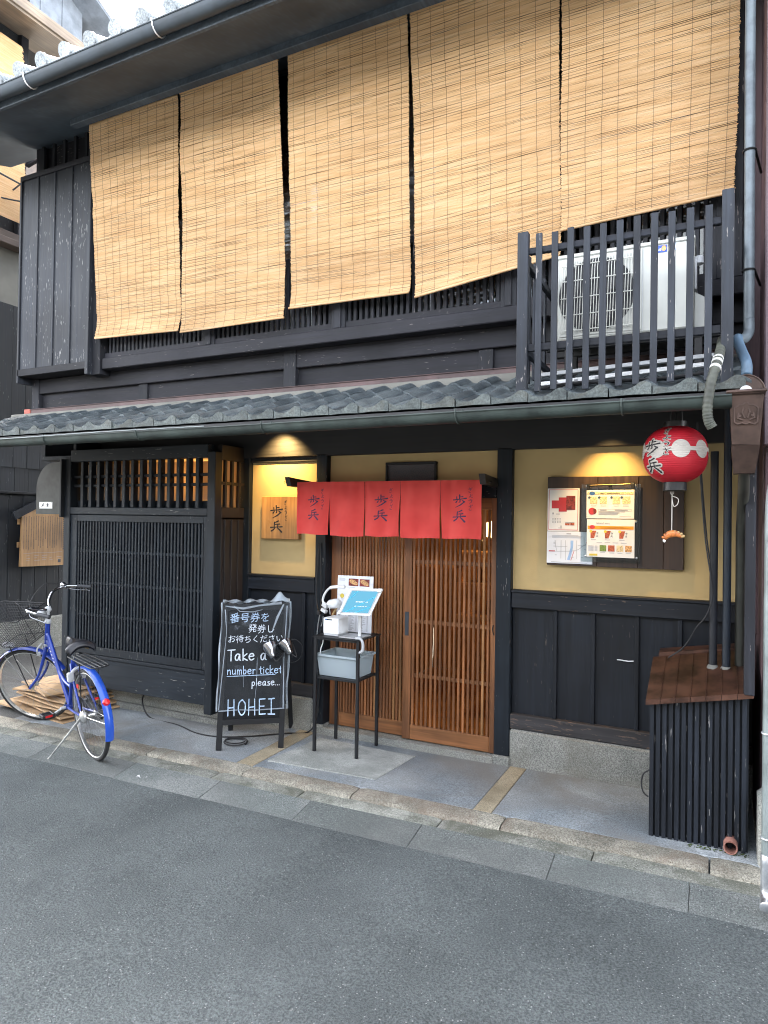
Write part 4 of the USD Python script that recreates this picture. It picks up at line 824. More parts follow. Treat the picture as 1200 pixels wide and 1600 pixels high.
part(L, 'verge', [hexa([(NX - .5, 5.4, 9.40), (NX + .2, 5.4, 9.20), (NX + .2, 7.0, 8.42), (NX - .5, 7.0, 8.42)], [(NX - .5, 5.4, 9.55), (NX + .2, 5.4, 9.36), (NX + .2, 7.0, 8.56), (NX - .5, 7.0, 8.56)])], 'board_grey', label='top verge board of the neighbouring roof')
part(L, 'verge_trim', [hexa([(NX + .2, 5.4, 9.26), (NX + .26, 5.4, 9.26), (NX + .26, 7.05, 8.44), (NX + .2, 7.05, 8.44)], [(NX + .2, 5.4, 9.38), (NX + .26, 5.4, 9.38), (NX + .26, 7.05, 8.56), (NX + .2, 7.05, 8.56)])], 'white_paint')
# bracket and wires on its corner
part(L, 'wire_bracket', [bar((NX + .0, 5.62, 6.05), (NX + .95, 5.62, 6.22), .05), tube(smooth_path([(NX + .1, 5.66, 6.6), (NX + .45, 5.63, 6.25), (NX + .8, 5.62, 5.7)], 5), .03, 6)], 'upper_wood')
part(L, 'wire', [tube(smooth_path([(NX + .1, 4.9, 5.75), (NX + .3, 5.2, 5.62), (NX + .5, 5.5, 5.5), (NX + .9, 5.7, 5.3)], 6), .012, 5), tube(smooth_path([(NX + .2, 5.3, 5.55), (NX + .3, 5.42, 5.70), (NX + .45, 5.5, 5.6), (NX + .45, 5.55, 5.15), (NX + .7, 5.6, 4.9)], 6), .010, 5), tube(smooth_path([(NX + .15, 5.1, 5.40), (NX + .35, 5.35, 5.40), (NX + .6, 5.55, 5.45)], 6), .010, 5)], 'black_cable')
H2 = top('house_behind', 'brown tiled gable of a further house behind the lane', 'building', (-9, 11, 0))
part(H2, 'wall', box(-14.2, -10.75, 10.0, 13, 0, 11.2, .02), 'neighbour_brown')
part(H2, 'roof', [hexa([(-14.6, 9.7, 10.75), (-12.2, 9.7, 12.08), (-12.2, 13.5, 12.08), (-14.6, 13.5, 10.75)], [(-14.6, 9.7, 10.9), (-12.2, 9.7, 12.24), (-12.2, 13.5, 12.24), (-14.6, 13.5, 10.9)]),
     hexa([(-12.2, 9.7, 12.08), (-10.2, 9.7, 10.96), (-10.2, 13.5, 10.96), (-12.2, 13.5, 12.08)], [(-12.2, 9.7, 12.24), (-10.2, 9.7, 11.1), (-10.2, 13.5, 11.1), (-12.2, 13.5, 12.24)])], 'neighbour_trim')

# the houses across the street, behind the viewer
for k, (x0, x1, h) in enumerate(((-24, -12, 4.3), (-12, -4.5, 4.6), (-4.5, 3.5, 4.1), (3.5, 12, 4.7), (12, 24, 4.3))):
    t = top('opposite_house', ('tall', 'low', 'broad', 'narrow', 'plain')[k] + ' dark timber house across the street, behind the viewer', 'building', ((x0 + x1) / 2, -5, 0))
    part(t, 'wall', box(x0, x1 + .01, -9, -4.4 - .02 * (k % 2), -.2, h, .02), 'house_front')
    part(t, 'roof', hexa([(x0, -9.5, h), (x1, -9.5, h), (x1, -3.8, h), (x0, -3.8, h)], [(x0, -7, h + 1.0), (x1, -7, h + 1.0), (x1, -6.6, h + 1.0), (x0, -6.6, h + 1.0)]), 'roof_tile')
    for z in (.9, 2.7):
        for q in range(4):
            xx = x0 + (x1 - x0) * (q + .5) / 4; part(t, 'window', box(xx - .6, xx + .6, -4.42, -4.37, z, z + 1.3, .01), 'eave_dark')
# ---------------------------------------------------------------- reed blinds
def reeds(z_top, z_bot, depth_top, depth_bot, xl, xr, step=.0046, side=None, seed=0):
    "horizontal split reeds between x = xl(z) and xr(z), hanging from depth_top to depth_bot; each a slim four sided stick"
    r = np.random.default_rng(seed); n = int((z_top - z_bot) / step); ns = 9; V, F = [], []
    for k in range(n):
        t = k / (n - 1); z = z_top + (z_bot - z_top) * t
        a, b = xl(t) + r.normal(0, .0025), xr(t) + r.normal(0, .0025)
        x = np.linspace(a, b, ns)
        wob = .0022 * np.sin(x * r.uniform(2, 5) + r.uniform(0, 6)) + r.normal(0, .0006, ns)
        rip = meshkit.fbm(np.stack([x * 1.1, np.full(ns, z * 9.0), np.full(ns, seed * 3.1)], -1), 3) - .5
        slow = meshkit.fbm(np.stack([x * .8 + 9, np.full(ns, z * 1.4), np.full(ns, seed * 5.7)], -1), 2) - .5
        y = depth_top + (depth_bot - depth_top) * t + .018 * rip + .05 * slow
        zz = z + wob + .022 * slow * 1.2
        h = step * r.uniform(.58, .74); w = .0016
        for dy, dz in ((-w, 0), (0, h), (w, 0), (0, -h)): V.append(np.stack([x, y + dy, zz + dz], 1))
        o = k * 4 * ns
        i = np.arange(ns - 1)
        for c in range(4):
            c2 = (c + 1) % 4
            q = o + c * ns + i; q2 = o + c2 * ns + i
            F.append(np.stack([q, q + 1, q2 + 1], 1)); F.append(np.stack([q, q2 + 1, q2], 1))
    return trimesh.Trimesh(np.vstack(V), np.vstack(F), process=False)
def blind(label, xl0, xl1, xr0, xr1, zb_l, zb_r, zt, y0, y1, seed, sag=.0):
    t = top('reed_blind', label, 'reed blind', ((xl0 + xr0) / 2, (y0 + y1) / 2, min(zb_l, zb_r)), 'reed blinds hung over the upper windows')
    xl = lambda u: xl0 + (xl1 - xl0) * u + .004 * math.sin(u * 9 + seed); xr = lambda u: xr0 + (xr1 - xr0) * u + .004 * math.sin(u * 7 + seed * 2)
    zb = min(zb_l, zb_r)
    m = reeds(zt, zb, y0, y1, xl, xr, seed=seed)
    # the blind hangs a little skew: shear its lower part
    v = m.vertices; tt = (zt - v[:, 2]) / (zt - zb); ux = (v[:, 0] - xl0) / (xr0 - xl0)
    v[:, 2] += np.clip(tt, 0, 1.05) ** 2 * ((zb_l - zb) * (1 - ux) + (zb_r - zb) * ux) - sag * 4 * ux * (1 - ux) * tt
    low = np.clip((tt - .9) / .1, 0, 1); v[:, 1] -= .03 * low ** 2
    m.vertices = v
    part(t, 'reeds', m, 'reed', kind='stuff')
    st = []
    n = int((xr0 - xl0) / .093)
    for k in range(n):
        u = (k + .5 + rnd.uniform(-.06, .06)) / n; pts = []
        for q in np.linspace(0, 1, 60):
            sel = np.abs(tt - q) < .012; row = v[sel]; i = np.argmin(np.abs((row[:, 0] - xl(q)) / (xr(q) - xl(q)) - u)); p = row[i]
            pts.append((xl(q) + (xr(q) - xl(q)) * u, p[1] - .0035, p[2]))
        part(t, 'binding_string', tube(pts, .0010, 3, False), 'reed_string')
    xa = np.linspace(0, 1, 12)
    part(t, 'bottom_rod', tube([(xl1 + (xr1 - xl1) * u, y1 - .028, zb_l + (zb_r - zb_l) * u - sag * 4 * u * (1 - u)) for u in xa], .009, 7), 'reed', True)
    part(t, 'top_rod', tube([(xl0, y0, zt), (xr0, y0, zt)], .010, 7), 'reed', True)
    return t
ZT = 5.13
blind('leftmost reed blind, beside the boarded shutter box', -5.10, -5.045, -4.065, -4.062, 3.215, 3.18, ZT, 4.235, 4.315, 1)
blind('second reed blind from the left, its lower right corner curling', -4.03, -4.02, -3.045, -2.985, 3.155, 3.155, ZT, 4.225, 4.30, 2)
blind('third reed blind from the left, right of the wide dark gap', -2.955, -2.95, -1.965, -1.945, 3.222, 3.21, ZT, 4.23, 4.31, 3)
blind('fourth reed blind from the left, its lower right end behind the railing', -1.935, -1.895, -.918, -.905, 3.165, 3.30, ZT, 4.225, 4.30, 4, .0)
blind('rightmost reed blind, above the air conditioner', -.900, -.900, .100, .074, 3.45, 3.50, ZT, 4.22, 4.29, 5)
# the neighbour's blinds face the lane
def side_blind(label, ya, yb, z1, z0, seed):
    r = np.random.default_rng(seed); step = .011; n = int((z1 - z0) / step); V, F = [], []
    for k in range(n):
        z = z1 - k * step; y = np.linspace(ya, yb + r.normal(0, .008), 6); x = NX + .13 + .03 * np.sin(z * 3 + y) + .06 * (z1 - z) / (z1 - z0)
        h = step * .46
        for dx, dz in ((.003, 0), (0, h), (-.003, 0), (0, -h)): V.append(np.stack([x + dx, y, np.full(6, z + dz)], 1))
        o = k * 24; i = np.arange(5)
        for c in range(4):
            q, q2 = o + c * 6 + i, o + ((c + 1) % 4) * 6 + i
            F.append(np.stack([q, q2 + 1, q + 1], 1)); F.append(np.stack([q, q2, q2 + 1], 1))
    t = top('reed_blind', label, 'reed blind', (NX + .15, (ya + yb) / 2, z0))
    part(t, 'reeds', trimesh.Trimesh(np.vstack(V), np.vstack(F), process=False), 'reed', kind='stuff')
    part(t, 'top_rod', rod((NX + .13, ya, z1 + .01), (NX + .13, yb, z1 + .01), .014), 'reed', True)
side_blind('lower reed blind on the house across the lane, behind the wires', 4.3, 5.50, 6.62, 5.16, 11)
side_blind('upper reed blind on the house across the lane, under its eave', 4.3, 5.42, 7.38, 6.75, 12)

# ---------------------------------------------------------------- notice on the neighbour's wall
t = top('notice_board', 'tan wooden notice board with small roof on the dark boarded wall behind the bicycle', 'notice board', (NX + .05, 5.92, .95))
x = NX + .03
def side_face(poly, depth, xx): return placed(poly_mesh(poly, depth), (xx, 0, 0), (0, 1, 0), (0, 0, 1))
part(t, 'panel', side_face(Polygon([(5.60, .96), (6.235, .95), (6.235, 1.66), (5.93, 1.79), (5.615, 1.665)]), .03, x), 'notice_wood')
part(t, 'roof', [bar((x + .03, 5.50, 1.595), (x + .03, 5.94, 1.815), .10, .022, (1, 0, 0)), bar((x + .03, 5.92, 1.815), (x + .03, 6.34, 1.60), .10, .022, (1, 0, 0))], 'rail_wood')
for z in (1.49, 1.20): part(t, 'cleat', box(x - .01, x + .012, 5.572, 5.602, z, z + .07), 'notice_wood')
txt = []
for k in range(17):
    yy = 6.185 - .034 * k; z = 1.60 - rnd.uniform(0, .02)
    zend = rnd.choice([1.18, 1.22, 1.3, 1.19, 1.17])
    while z > zend:
        h = rnd.uniform(.008, .012); txt.append(sbox(yy - .004, z - h, yy + .004, z)); z -= h + .005
txt += [sbox(6.188 + .02, z - .016, 6.188 + .034, z) for z in np.arange(1.59, 1.17, -.026)]
part(t, 'small_print', side_face(unary_union(txt), .0008, x + .0302), 'print_dark')
part(t, 'rule', side_face(unary_union([sbox(5.64, 1.125, 6.20, 1.128)] + [sbox(5.68 + .11 * (k % 5), 1.03 + .03 * (k // 5), 5.68 + .11 * (k % 5) + rnd.uniform(.03, .08), 1.034 + .03 * (k // 5)) for k in range(13)]), .0008, x + .0302), 'print_grey')
part(t, 'seal', side_face(sbox(6.14, .99, 6.18, 1.03), .0008, x + .0302), 'print_dark')

# ventilation hood on the bay's left corner
t = top('vent_hood', 'dark green curved metal vent hood beside the lattice bay', 'vent hood', (-5.45, 4.3, 1.62))
pr = [(-5.285, 1.625), (-5.62, 1.625), (-5.62, 1.86)] + [(-5.62 + .24 * (1 - math.cos(a)) , 1.86 + .235 * math.sin(a)) for a in np.linspace(.15, math.pi / 2, 8)] + [(-5.285, 2.098)]
part(t, 'hood', placed(poly_mesh(Polygon(pr), .26), (0, 4.42, 0), FX, FZ), 'hood_green', 30)
part(t, 'flange', box(-5.30, -5.278, 4.15, 4.44, 1.60, 2.12, .003), 'black_iron')
part(t, 'label_plate', placed(poly_mesh(rect(-5.575, -5.40, 1.675, 1.735), .001), (0, 4.159, 0), FX, FZ), 'paper_white')
part(t, 'label_print', placed(poly_mesh(unary_union([Point(-5.525, 1.705).buffer(.010), LineString([(-5.54, 1.692), (-5.515, 1.72)]).buffer(.004), Point(-5.462, 1.71).buffer(.013), sbox(-5.475, 1.69, -5.45, 1.696), Point(-5.568, 1.682).buffer(.003), Point(-5.407, 1.728).buffer(.003)]), .0008), (0, 4.158, 0), FX, FZ), 'print_dark')

# ---------------------------------------------------------------- door curtain and its rod
t = top('curtain_rod', 'dark rod held by two carved brackets across the doorway', 'curtain rod', (-2.15, 4.35, 1.86))
part(t, 'rod', rod((-2.93, 4.368, 1.882), (-1.355, 4.368, 1.879), .010), 'rod_dark', True)
for x0 in (-2.935, -1.405):
    part(t, 'bracket', hexa([(x0, 4.275, 1.862), (x0 + .042, 4.275, 1.862), (x0 + .042, 4.56, 1.855), (x0, 4.56, 1.855)], [(x0, 4.245, 1.93), (x0 + .042, 4.245, 1.93), (x0 + .042, 4.56, 1.912), (x0, 4.56, 1.912)]), 'rod_dark')
part(t, 'brass_hook', ring((-2.945, 4.26, 1.89), (1, 0, 0), .008, .002, 12, 5), 'brass')
CX = [-2.885, -2.594, -2.302, -2.012, -1.708, -1.412]
def cloth_y(x, z, k):
    u = (x - CX[k]) / (CX[k + 1] - CX[k]); d = np.clip((1.872 - z) / .37, 0, 1)
    g = np.sin(x * 34 + k) * .004 + np.sin(x * 71 + 2 * k) * .0025
    swell = np.sin(np.pi * u) * (.014 + .010 * ((k * 7) % 3)) * d
    fold = .013 * np.sin(u * (7 + k % 3) + 3 * d + k * 1.7) * d + .014 * (u - .5) * ((-1) ** k) * d
    return 4.343 - g * (1 - .75 * d) - swell - fold
N_ = top('door_curtain', 'red split door curtain with five panels and dark blue characters over the entrance', 'door curtain', (-2.15, 4.34, 1.49))
for k in range(5):
    a, b = CX[k] + .0015, CX[k + 1] - .0015
    zb = 1.497 + (.004, -.004, .002, -.003, 0)[k]
    def fn(u, v, a=a, b=b, k=k, zb=zb):
        z = 1.896 + (zb - 1.896) * v; taper = .006 * np.clip(v - .15, 0, 1)
        x = a + (b - a) * u + taper * (1 - 2 * u) + .004 * np.sin(v * 5 + k) * v
        return grid3(u, v, x, cloth_y(x, z, k), z + .003 * np.sin(u * 6 + k) * v)
    cp = part(N_, 'panel', sheet(fn, 28, 30, (0, .0016, 0)), 'cotton_red', True)
    def hemfn(v0, v1, du=None): return lambda u, v: fn(u if du is None else du[0] + (du[1] - du[0]) * u, v0 + (v1 - v0) * v) + np.array([0, -.0012, 0])
    part(cp, 'hem', [sheet(hemfn(.955, 1.0), 28, 2, (0, .001, 0)), sheet(hemfn(.0, .06), 28, 2, (0, .001, 0)), sheet(hemfn(.06, .955, (0, .035)), 2, 26, (0, .001, 0)), sheet(hemfn(.06, .955, (.965, 1)), 2, 26, (0, .001, 0))], 'cotton_red', True)
    if k in (0, 2, 4):
        x0 = (-2.785, -2.212, -1.618)[k // 2]; w = .104
        big, small = shop_name(x0, 1.607, w, .192), small_kana(x0 + w + .008, 1.69, .034, .155)
        ms = []
        for pz in (big, small):
            m = subdivided(pz, .012)
            V = m.vertices; V = np.column_stack([V[:, 0], cloth_y(V[:, 0], V[:, 1], k) - .0016, V[:, 1]])
            ms.append(trimesh.Trimesh(V, m.faces, process=False))
        part(cp, 'lettering', ms, 'ink_navy')

# ---------------------------------------------------------------- signs on the wall
t = top('wooden_shop_sign', 'square wooden shop sign with brushed black characters left of the curtain', 'sign', (-3.19, 4.57, 1.445))
part(t, 'board', box(-3.375, -3.005, 4.555, 4.598, 1.448, 1.795, .004), 'sign_wood')
part(t, 'lettering', on_front(shop_name(-3.285, 1.50, .125, .225), 4.5545, .001), 'ink')
part(t, 'lettering', on_front(small_kana(-3.148, 1.60, .032, .165), 4.5545, .001), 'ink')
t = top('framed_plaque', 'dark framed plaque with faint wave pattern above the door', 'plaque', (-2.04, 4.59, 1.885))
part(t, 'frame', [box(-2.245, -1.835, 4.565, 4.60, 2.030, 2.05), box(-2.245, -2.228, 4.565, 4.60, 1.89, 2.03), box(-1.852, -1.835, 4.565, 4.60, 1.89, 2.03), box(-2.245, -1.835, 4.566, 4.60, 1.886, 1.90)], 'black_iron')
part(t, 'panel', box(-2.23, -1.85, 4.58, 4.598, 1.895, 2.033, .001), 'print_dark')
wv = []
for i in range(4):
    for j in range(3):
        cx, cz = -2.19 + .1 * i + (.05 if j % 2 else 0), 1.90 + .035 * j
        wv += [LineString([(cx + r * math.cos(a), cz + r * math.sin(a)) for a in np.linspace(0, math.pi, 12)]).buffer(.0014) for r in (.048, .032, .016)]
part(t, 'wave_pattern', on_front(unary_union(wv).intersection(rect(-2.228, -1.852, 1.90, 2.03)), 4.5798, .0008), 'gutter_slate')

# posters and the board they hang on
t = top('poster_board', 'dark brown plank board on the yellow wall right of the door', 'board', (-.6, 4.58, 1.333))
for a, b in ((-1.024, -.70), (-.699, -.45), (-.449, -.30), (-.299, -.183)): part(t, 'plank', box(a, b - .001, 4.562, 4.598, 1.333, 1.922, .002), 'board_brown')
def flat(parent, name, poly, m, y, d=.0006): return part(parent, name, on_front(poly, y, d), m, kind='stuff' if poly.geom_type == 'MultiPolygon' else None)
t = top('price_poster', 'white poster with overlapping red squares at the upper left of the board', 'poster', (-.92, 4.555, 1.56))
part(t, 'sheet', box(-1.022, -.814, 4.556, 4.5605, 1.560, 1.845, .0008), 'paper_white')
y = 4.5555
bd = rect(-1.014, -.822, 1.568, 1.837); flat(t, 'border', bd.difference(bd.buffer(-.0028)), 'print_red', y)
flat(t, 'red_block', unary_union([rect(-.994, -.942, 1.712, 1.765), rect(-.948, -.895, 1.69, 1.785)]), 'print_red', y); flat(t, 'photo', rect(-.899, -.84, 1.702, 1.795), 'print_maroon', y - .0006)
tx = [rect(-.990 + .016 * (k % 4), -.981 + .016 * (k % 4), 1.615 + .009 * (k // 4), 1.6185 + .009 * (k // 4)) for k in range(16)] + [rect(-.905, -.845, 1.618, 1.622), rect(-.935, -.928, 1.578, 1.598), rect(-.95, -.94, 1.58, 1.583)] + [rect(-.99, -.98, 1.672, 1.684), rect(-.965, -.94, 1.672, 1.676)] + [rect(-.92 + .02 * k, -.91 + .02 * k, 1.735, 1.741) for k in range(1, 3)]
flat(t, 'print', unary_union(tx), 'print_grey', y); flat(t, 'photo', unary_union([rect(-.905, -.875, 1.60, 1.614), rect(-.872, -.845, 1.60, 1.616)]), 'print_food_red', y)
t = top('route_map', 'white sheet with a street map and blue river below the red squares poster', 'poster', (-.88, 4.555, 1.347))
part(t, 'sheet', box(-1.024, -.728, 4.5555, 4.5600, 1.347, 1.558, .0008), 'paper_cool')
y = 4.555
flat(t, 'river', Polygon([(-.868, 1.50), (-.850, 1.50), (-.852, 1.452), (-.862, 1.41), (-.872, 1.37), (-.890, 1.372), (-.876, 1.42), (-.868, 1.455)]), 'print_river', y)
ro = [LineString(c).buffer(.0011) for c in ([(-1.0, 1.425), (-.86, 1.43), (-.82, 1.44), (-.76, 1.485)], [(-.96, 1.43), (-.97, 1.50)], [(-.93, 1.38), (-.93, 1.50)], [(-.83, 1.38), (-.83, 1.50)], [(-.98, 1.46), (-.89, 1.46)], [(-.82, 1.47), (-.77, 1.47), (-.75, 1.49)], [(-.90, 1.37), (-.90, 1.5)])]
ro += [rect(-.99, -.99 + rnd.uniform(.15, .22), 1.517 + .007 * k, 1.5195 + .007 * k) for k in range(3)] + [rect(-.895, -.865, 1.541, 1.547), rect(-.995, -.76, 1.353, 1.3555)] + [rect(x, x + .012, z, z + .003) for x, z in ((-.98, 1.485), (-.98, 1.478), (-.80, 1.46), (-.80, 1.39), (-.97, 1.40), (-.86, 1.385), (-.78, 1.44))]
flat(t, 'roads', unary_union(ro), 'print_grey', y); flat(t, 'marks', unary_union([rect(-1.01, -.97, 1.424, 1.431), LineString([(-.865, 1.37), (-.845, 1.43)]).buffer(.0015), Point(-.765, 1.487).buffer(.003)]), 'print_red', y - .0004)
def food_row(t, xs, z0, z1, mats, y):
    for (a, b), m in zip(xs, mats): flat(t, 'photo', rect(a, b, z0, z1), m, y)
t = top('lunch_menu_sheet', 'warm lit menu sheet with four small food pictures and blue badge', 'menu', (-.62, 4.54, 1.648))
part(t, 'sheet', box(-.766, -.472, 4.540, 4.544, 1.648, 1.832, .0008), 'paper_white')
y = 4.5394
flat(t, 'badge', affinity.scale(Point(-.730, 1.811).buffer(.012), 1.5, 1), 'print_blue', y - .0006); flat(t, 'header_band', rect(-.762, -.476, 1.802, 1.818), 'print_food_pale', y)
food_row(t, [(-.744, -.698), (-.682, -.638), (-.604, -.558), (-.544, -.496)], 1.742, 1.790, ['print_food_pale'] * 4, y)
flat(t, 'badge', unary_union([Point(x, 1.784).buffer(.008) for x in (-.748, -.686, -.610, -.548)]), 'pipe_blue', y - .0008)
flat(t, 'badge', Point(-.730, 1.694).buffer(.023), 'print_red', y); flat(t, 'photo', Point(-.722, 1.694).buffer(.020).intersection(rect(-.722, -.6, 1.6, 1.8)), 'print_maroon', y - .0006)
tx = [rect(-.69, -.69 + rnd.uniform(.12, .19), 1.672 + .006 * k, 1.6745 + .006 * k) for k in range(4)] + [rect(-.68, -.64, 1.700, 1.7045), rect(-.59, -.51, 1.700, 1.7045), rect(-.56, -.49, 1.66, 1.6625), rect(-.68, -.655, 1.808, 1.813), rect(-.64, -.56, 1.808, 1.813)] + [rect(x, x + .035, 1.728, 1.731) for x in (-.738, -.678, -.598, -.54)]
bd = rect(-.694, -.488, 1.696, 1.709); tx.append(bd.difference(bd.buffer(-.001)))
flat(t, 'print', unary_union(tx), 'print_grey', y)
t = top('takeaway_menu_sheet', 'warm lit menu sheet with orange band below the blue badge menu', 'menu', (-.62, 4.54, 1.395))
part(t, 'sheet', box(-.762, -.468, 4.539, 4.543, 1.398, 1.642, .0008), 'paper_white')
y = 4.5384
flat(t, 'orange_band', rect(-.756, -.474, 1.578, 1.600), 'print_orange', y); flat(t, 'badge', affinity.scale(Point(-.728, 1.592).buffer(.0125), 1.4, 1), 'print_red', y - .0006)
for x in (-.738, -.648, -.560):
    flat(t, 'photo', Polygon([(x, 1.52), (x + .022, 1.52), (x + .036, 1.568), (x, 1.568)]), 'print_food_red', y); flat(t, 'badge', Point(x + .002, 1.564).buffer(.009), 'print_yellow', y - .0008)
    flat(t, 'print', unary_union([affinity.scale(fit_poly(HO, x + .036, x + .050, 1.545, 1.560), 1, 1), fit_poly(HEI, x + .034, x + .048, 1.527, 1.541)]), 'print_dark', y)
food_row(t, [(-.680, -.640), (-.628, -.588), (-.576, -.536), (-.524, -.484)], 1.436, 1.476, ['print_green', 'print_food_red', 'print_food_pale', 'print_food'], y)
flat(t, 'yellow_tag', rect(-.745, -.694, 1.406, 1.419), 'print_yellow', y)
tx = [rect(-.752, -.718, 1.44 + .007 * k, 1.4425 + .007 * k) for k in range(5)] + [rect(-.71, -.694, 1.44 + .007 * k, 1.4425 + .007 * k) for k in range(5)] + [rect(-.70 + .05 * k, -.70 + .05 * k + .035, 1.491, 1.494) for k in range(4)] + [rect(x, x + .03, 1.426, 1.4285) for x in (-.676, -.62, -.57, -.52)] + [rect(x, x + .032, 1.509, 1.512) for x in (-.735, -.648, -.56)] + [rect(-.68, -.50, 1.584, 1.5865), rect(-.67, -.53, 1.591, 1.5935)]
tx.append(handwriting('takeout menu', -.705, 1.612, .0125, 7).buffer(0))
flat(t, 'print', unary_union(tx), 'print_grey', y)
t = top('poster_sleeve', 'clear acrylic sleeve with rivets behind the two lit menus', 'poster holder', (-.6, 4.55, 1.36))
part(t, 'sheet', box(-.80, -.435, 4.5475, 4.5495, 1.365, 1.87, .0006), 'window_pane')
part(t, 'rivet', [lathe([(0, .004), (.006, .003), (.008, 0), (0, -.001)], (x, 4.5465, z), 12, (0, -1, 0)) for x, z in ((-.765, 1.86), (-.61, 1.862), (-.468, 1.858), (-.77, 1.402), (-.455, 1.40), (-.462, 1.63))], 'steel_bright', True)
part(t, 'hanger_bar', [rod((-.752, 4.54, 1.858), (-.475, 4.54, 1.868), .004), box(-.765, -.745, 4.538, 4.55, 1.832, 1.872, .002), box(-.628, -.608, 4.538, 4.55, 1.838, 1.876, .002), box(-.492, -.470, 4.538, 4.55, 1.838, 1.880, .002)], 'black_plastic')
part(t, 'hanger_strip', rod((-.745, 4.534, 1.862), (-.495, 4.534, 1.869), .003), 'brass', True)

# ---------------------------------------------------------------- small spot lamps tucked under the eaves
def spot(label, x, y, z, aim, power, cone, size=.016):
    t = top('eave_spot_lamp', label, 'lamp', (x, y, z))
    d = np.array(aim, float) - (x, y, z); d /= np.linalg.norm(d)
    part(t, 'shade', lathe([(.0, -.07), (.018, -.068), (.022, -.03), (.034, .012), (.032, .012), (.020, -.028), (0, -.05)], (x, y, z), 16, d), 'black_iron', True)
    part(t, 'stem', tube([np.array((x, y, z)) - d * .07, (x, y + .02, z + .16)], .006, 6), 'black_iron')
    l = UsdLux.SphereLight.Define(stage, t + '/light'); l.CreateRadiusAttr(size); l.CreateIntensityAttr(power); l.CreateColorAttr(Gf.Vec3f(1.0, .64, .24))
    sh = UsdLux.ShapingAPI.Apply(l.GetPrim()); sh.CreateShapingConeAngleAttr(cone); sh.CreateShapingConeSoftnessAttr(1.0)
    zz = -d; xx = np.cross((0, 0, 1.0), zz); xx /= np.linalg.norm(xx); mm = np.eye(4); mm[0, :3], mm[1, :3], mm[2, :3] = xx, np.cross(zz, xx), zz; mm[3, :3] = d * .03
    l.AddTransformOp().Set(Gf.Matrix4d(*mm.ravel().tolist()))
    return l
spot('spot lamp hidden under the eave above the wooden shop sign', -3.17, 4.34, 2.325, (-3.16, 4.60, 2.0), 750.0, 52)
spot('spot lamp hidden under the eave above the poster board', -.62, 4.30, 2.325, (-.62, 4.60, 1.60), 560.0, 37)

# ---------------------------------------------------------------- the railing round the air conditioner
t = top('slatted_railing', 'dark slatted wooden railing on the tiled eave hiding the air conditioner', 'railing', (-.46, 3.7, 2.30))
part(t, 'post', [box(-.985, -.927, 3.585, 3.63, 2.315, 3.188, .004)], 'rail_wood'); part(t, 'post', box(.008, .062, 3.585, 3.63, 2.285, 3.222, .004), 'rail_wood')
for x in (-.869, -.785, -.703, -.620, -.538, -.456, -.374, -.292, -.212, -.129, -.047):
    part(t, 'slat', box(x - .0165, x + .0165, 3.590, 3.606, 2.318 + rnd.uniform(-.006, .006), 3.168 + rnd.uniform(-.008, .008), .002), 'rail_wood')
for z, w in ((3.085, .034), (2.56, .040)): part(t, 'cross_rail', box(-.927, .008, 3.607, 3.638, z - w / 2, z + w / 2, .003), 'rail_wood_across')
for x in (-.956, .040):
    for z in (3.05, 2.56): part(t, 'side_rail', box(x - .015, x + .015, 3.63, 4.34, z - .018, z + .018, .003), 'rail_wood')
    for y in (3.72, 3.83, 3.95, 4.08, 4.22): part(t, 'side_slat', box(x - .030, x - .0155, y - .016, y + .016, roof_z(y) + .06, 3.14, .002), 'rail_wood')
# ---------------------------------------------------------------- air conditioner
t = top('air_conditioner', 'cream white outdoor air conditioner unit behind the slatted railing', 'air conditioner', (-.49, 4.15, 2.66))
ax0, ax1, az0, az1, ay = -.868, -.125, 2.690, 3.185, 4.03
part(t, 'casing', [box(ax0, ax1, ay, ay + .27, az0, az1, .012)], 'ac_body', 40)
part(t, 'lid', box(ax0 - .006, ax1 + .006, ay - .008, ay + .275, az1 - .012, az1 + .012, .008), 'ac_body', 40)
fc = (-.640, 2.938)
part(t, 'fan_opening', placed(poly_mesh(Point(*fc).buffer(.212, 24), .004), (0, ay - .001, 0), FX, FZ), 'ac_dark')
blades = []
for k in range(3):
    a = k * 2.094 + .4
    blades.append(Polygon([(fc[0] + .04 * math.cos(a), fc[1] + .04 * math.sin(a)), (fc[0] + .19 * math.cos(a - .3), fc[1] + .19 * math.sin(a - .3)), (fc[0] + .2 * math.cos(a + .5), fc[1] + .2 * math.sin(a + .5)), (fc[0] + .05 * math.cos(a + .9), fc[1] + .05 * math.sin(a + .9))]))
part(t, 'fan', placed(poly_mesh(unary_union(blades + [Point(*fc).buffer(.05)]), .003), (0, ay - .006, 0), FX, FZ), 'black_plastic')
fr = rect(ax0 + .02, -.392, 2.712, 3.165).difference(Point(*fc).buffer(.215, 24))
part(t, 'fan_surround', placed(poly_mesh(fr, .004), (0, ay - .002, 0), FX, FZ), 'ac_body')
for k in range(27):
    x = ax0 + .035 + .4 * k / 26
    part(t, 'grille_wire', tube([(x - .008, ay - .012, 2.725), (x - .004, ay - .022, 2.78), (x + .004, ay - .022, 3.10), (x + .008, ay - .012, 3.155)], .0022, 5), 'ac_wire')
for z in (2.74, 2.83, 2.93, 3.03, 3.12): part(t, 'grille_hoop', rod((ax0 + .03, ay - .0235, z), (-.40, ay - .0235, z), .003, 5), 'ac_wire')
for x in (-.335, -.225): part(t, 'panel_rib', box(x - .004, x + .004, ay - .003, ay + .002, 2.74, 3.08, .002), 'ac_body')
part(t, 'seam', box(-.388, -.385, ay - .0015, ay + .002, 2.70, 3.17, .0005), 'grey_plastic')
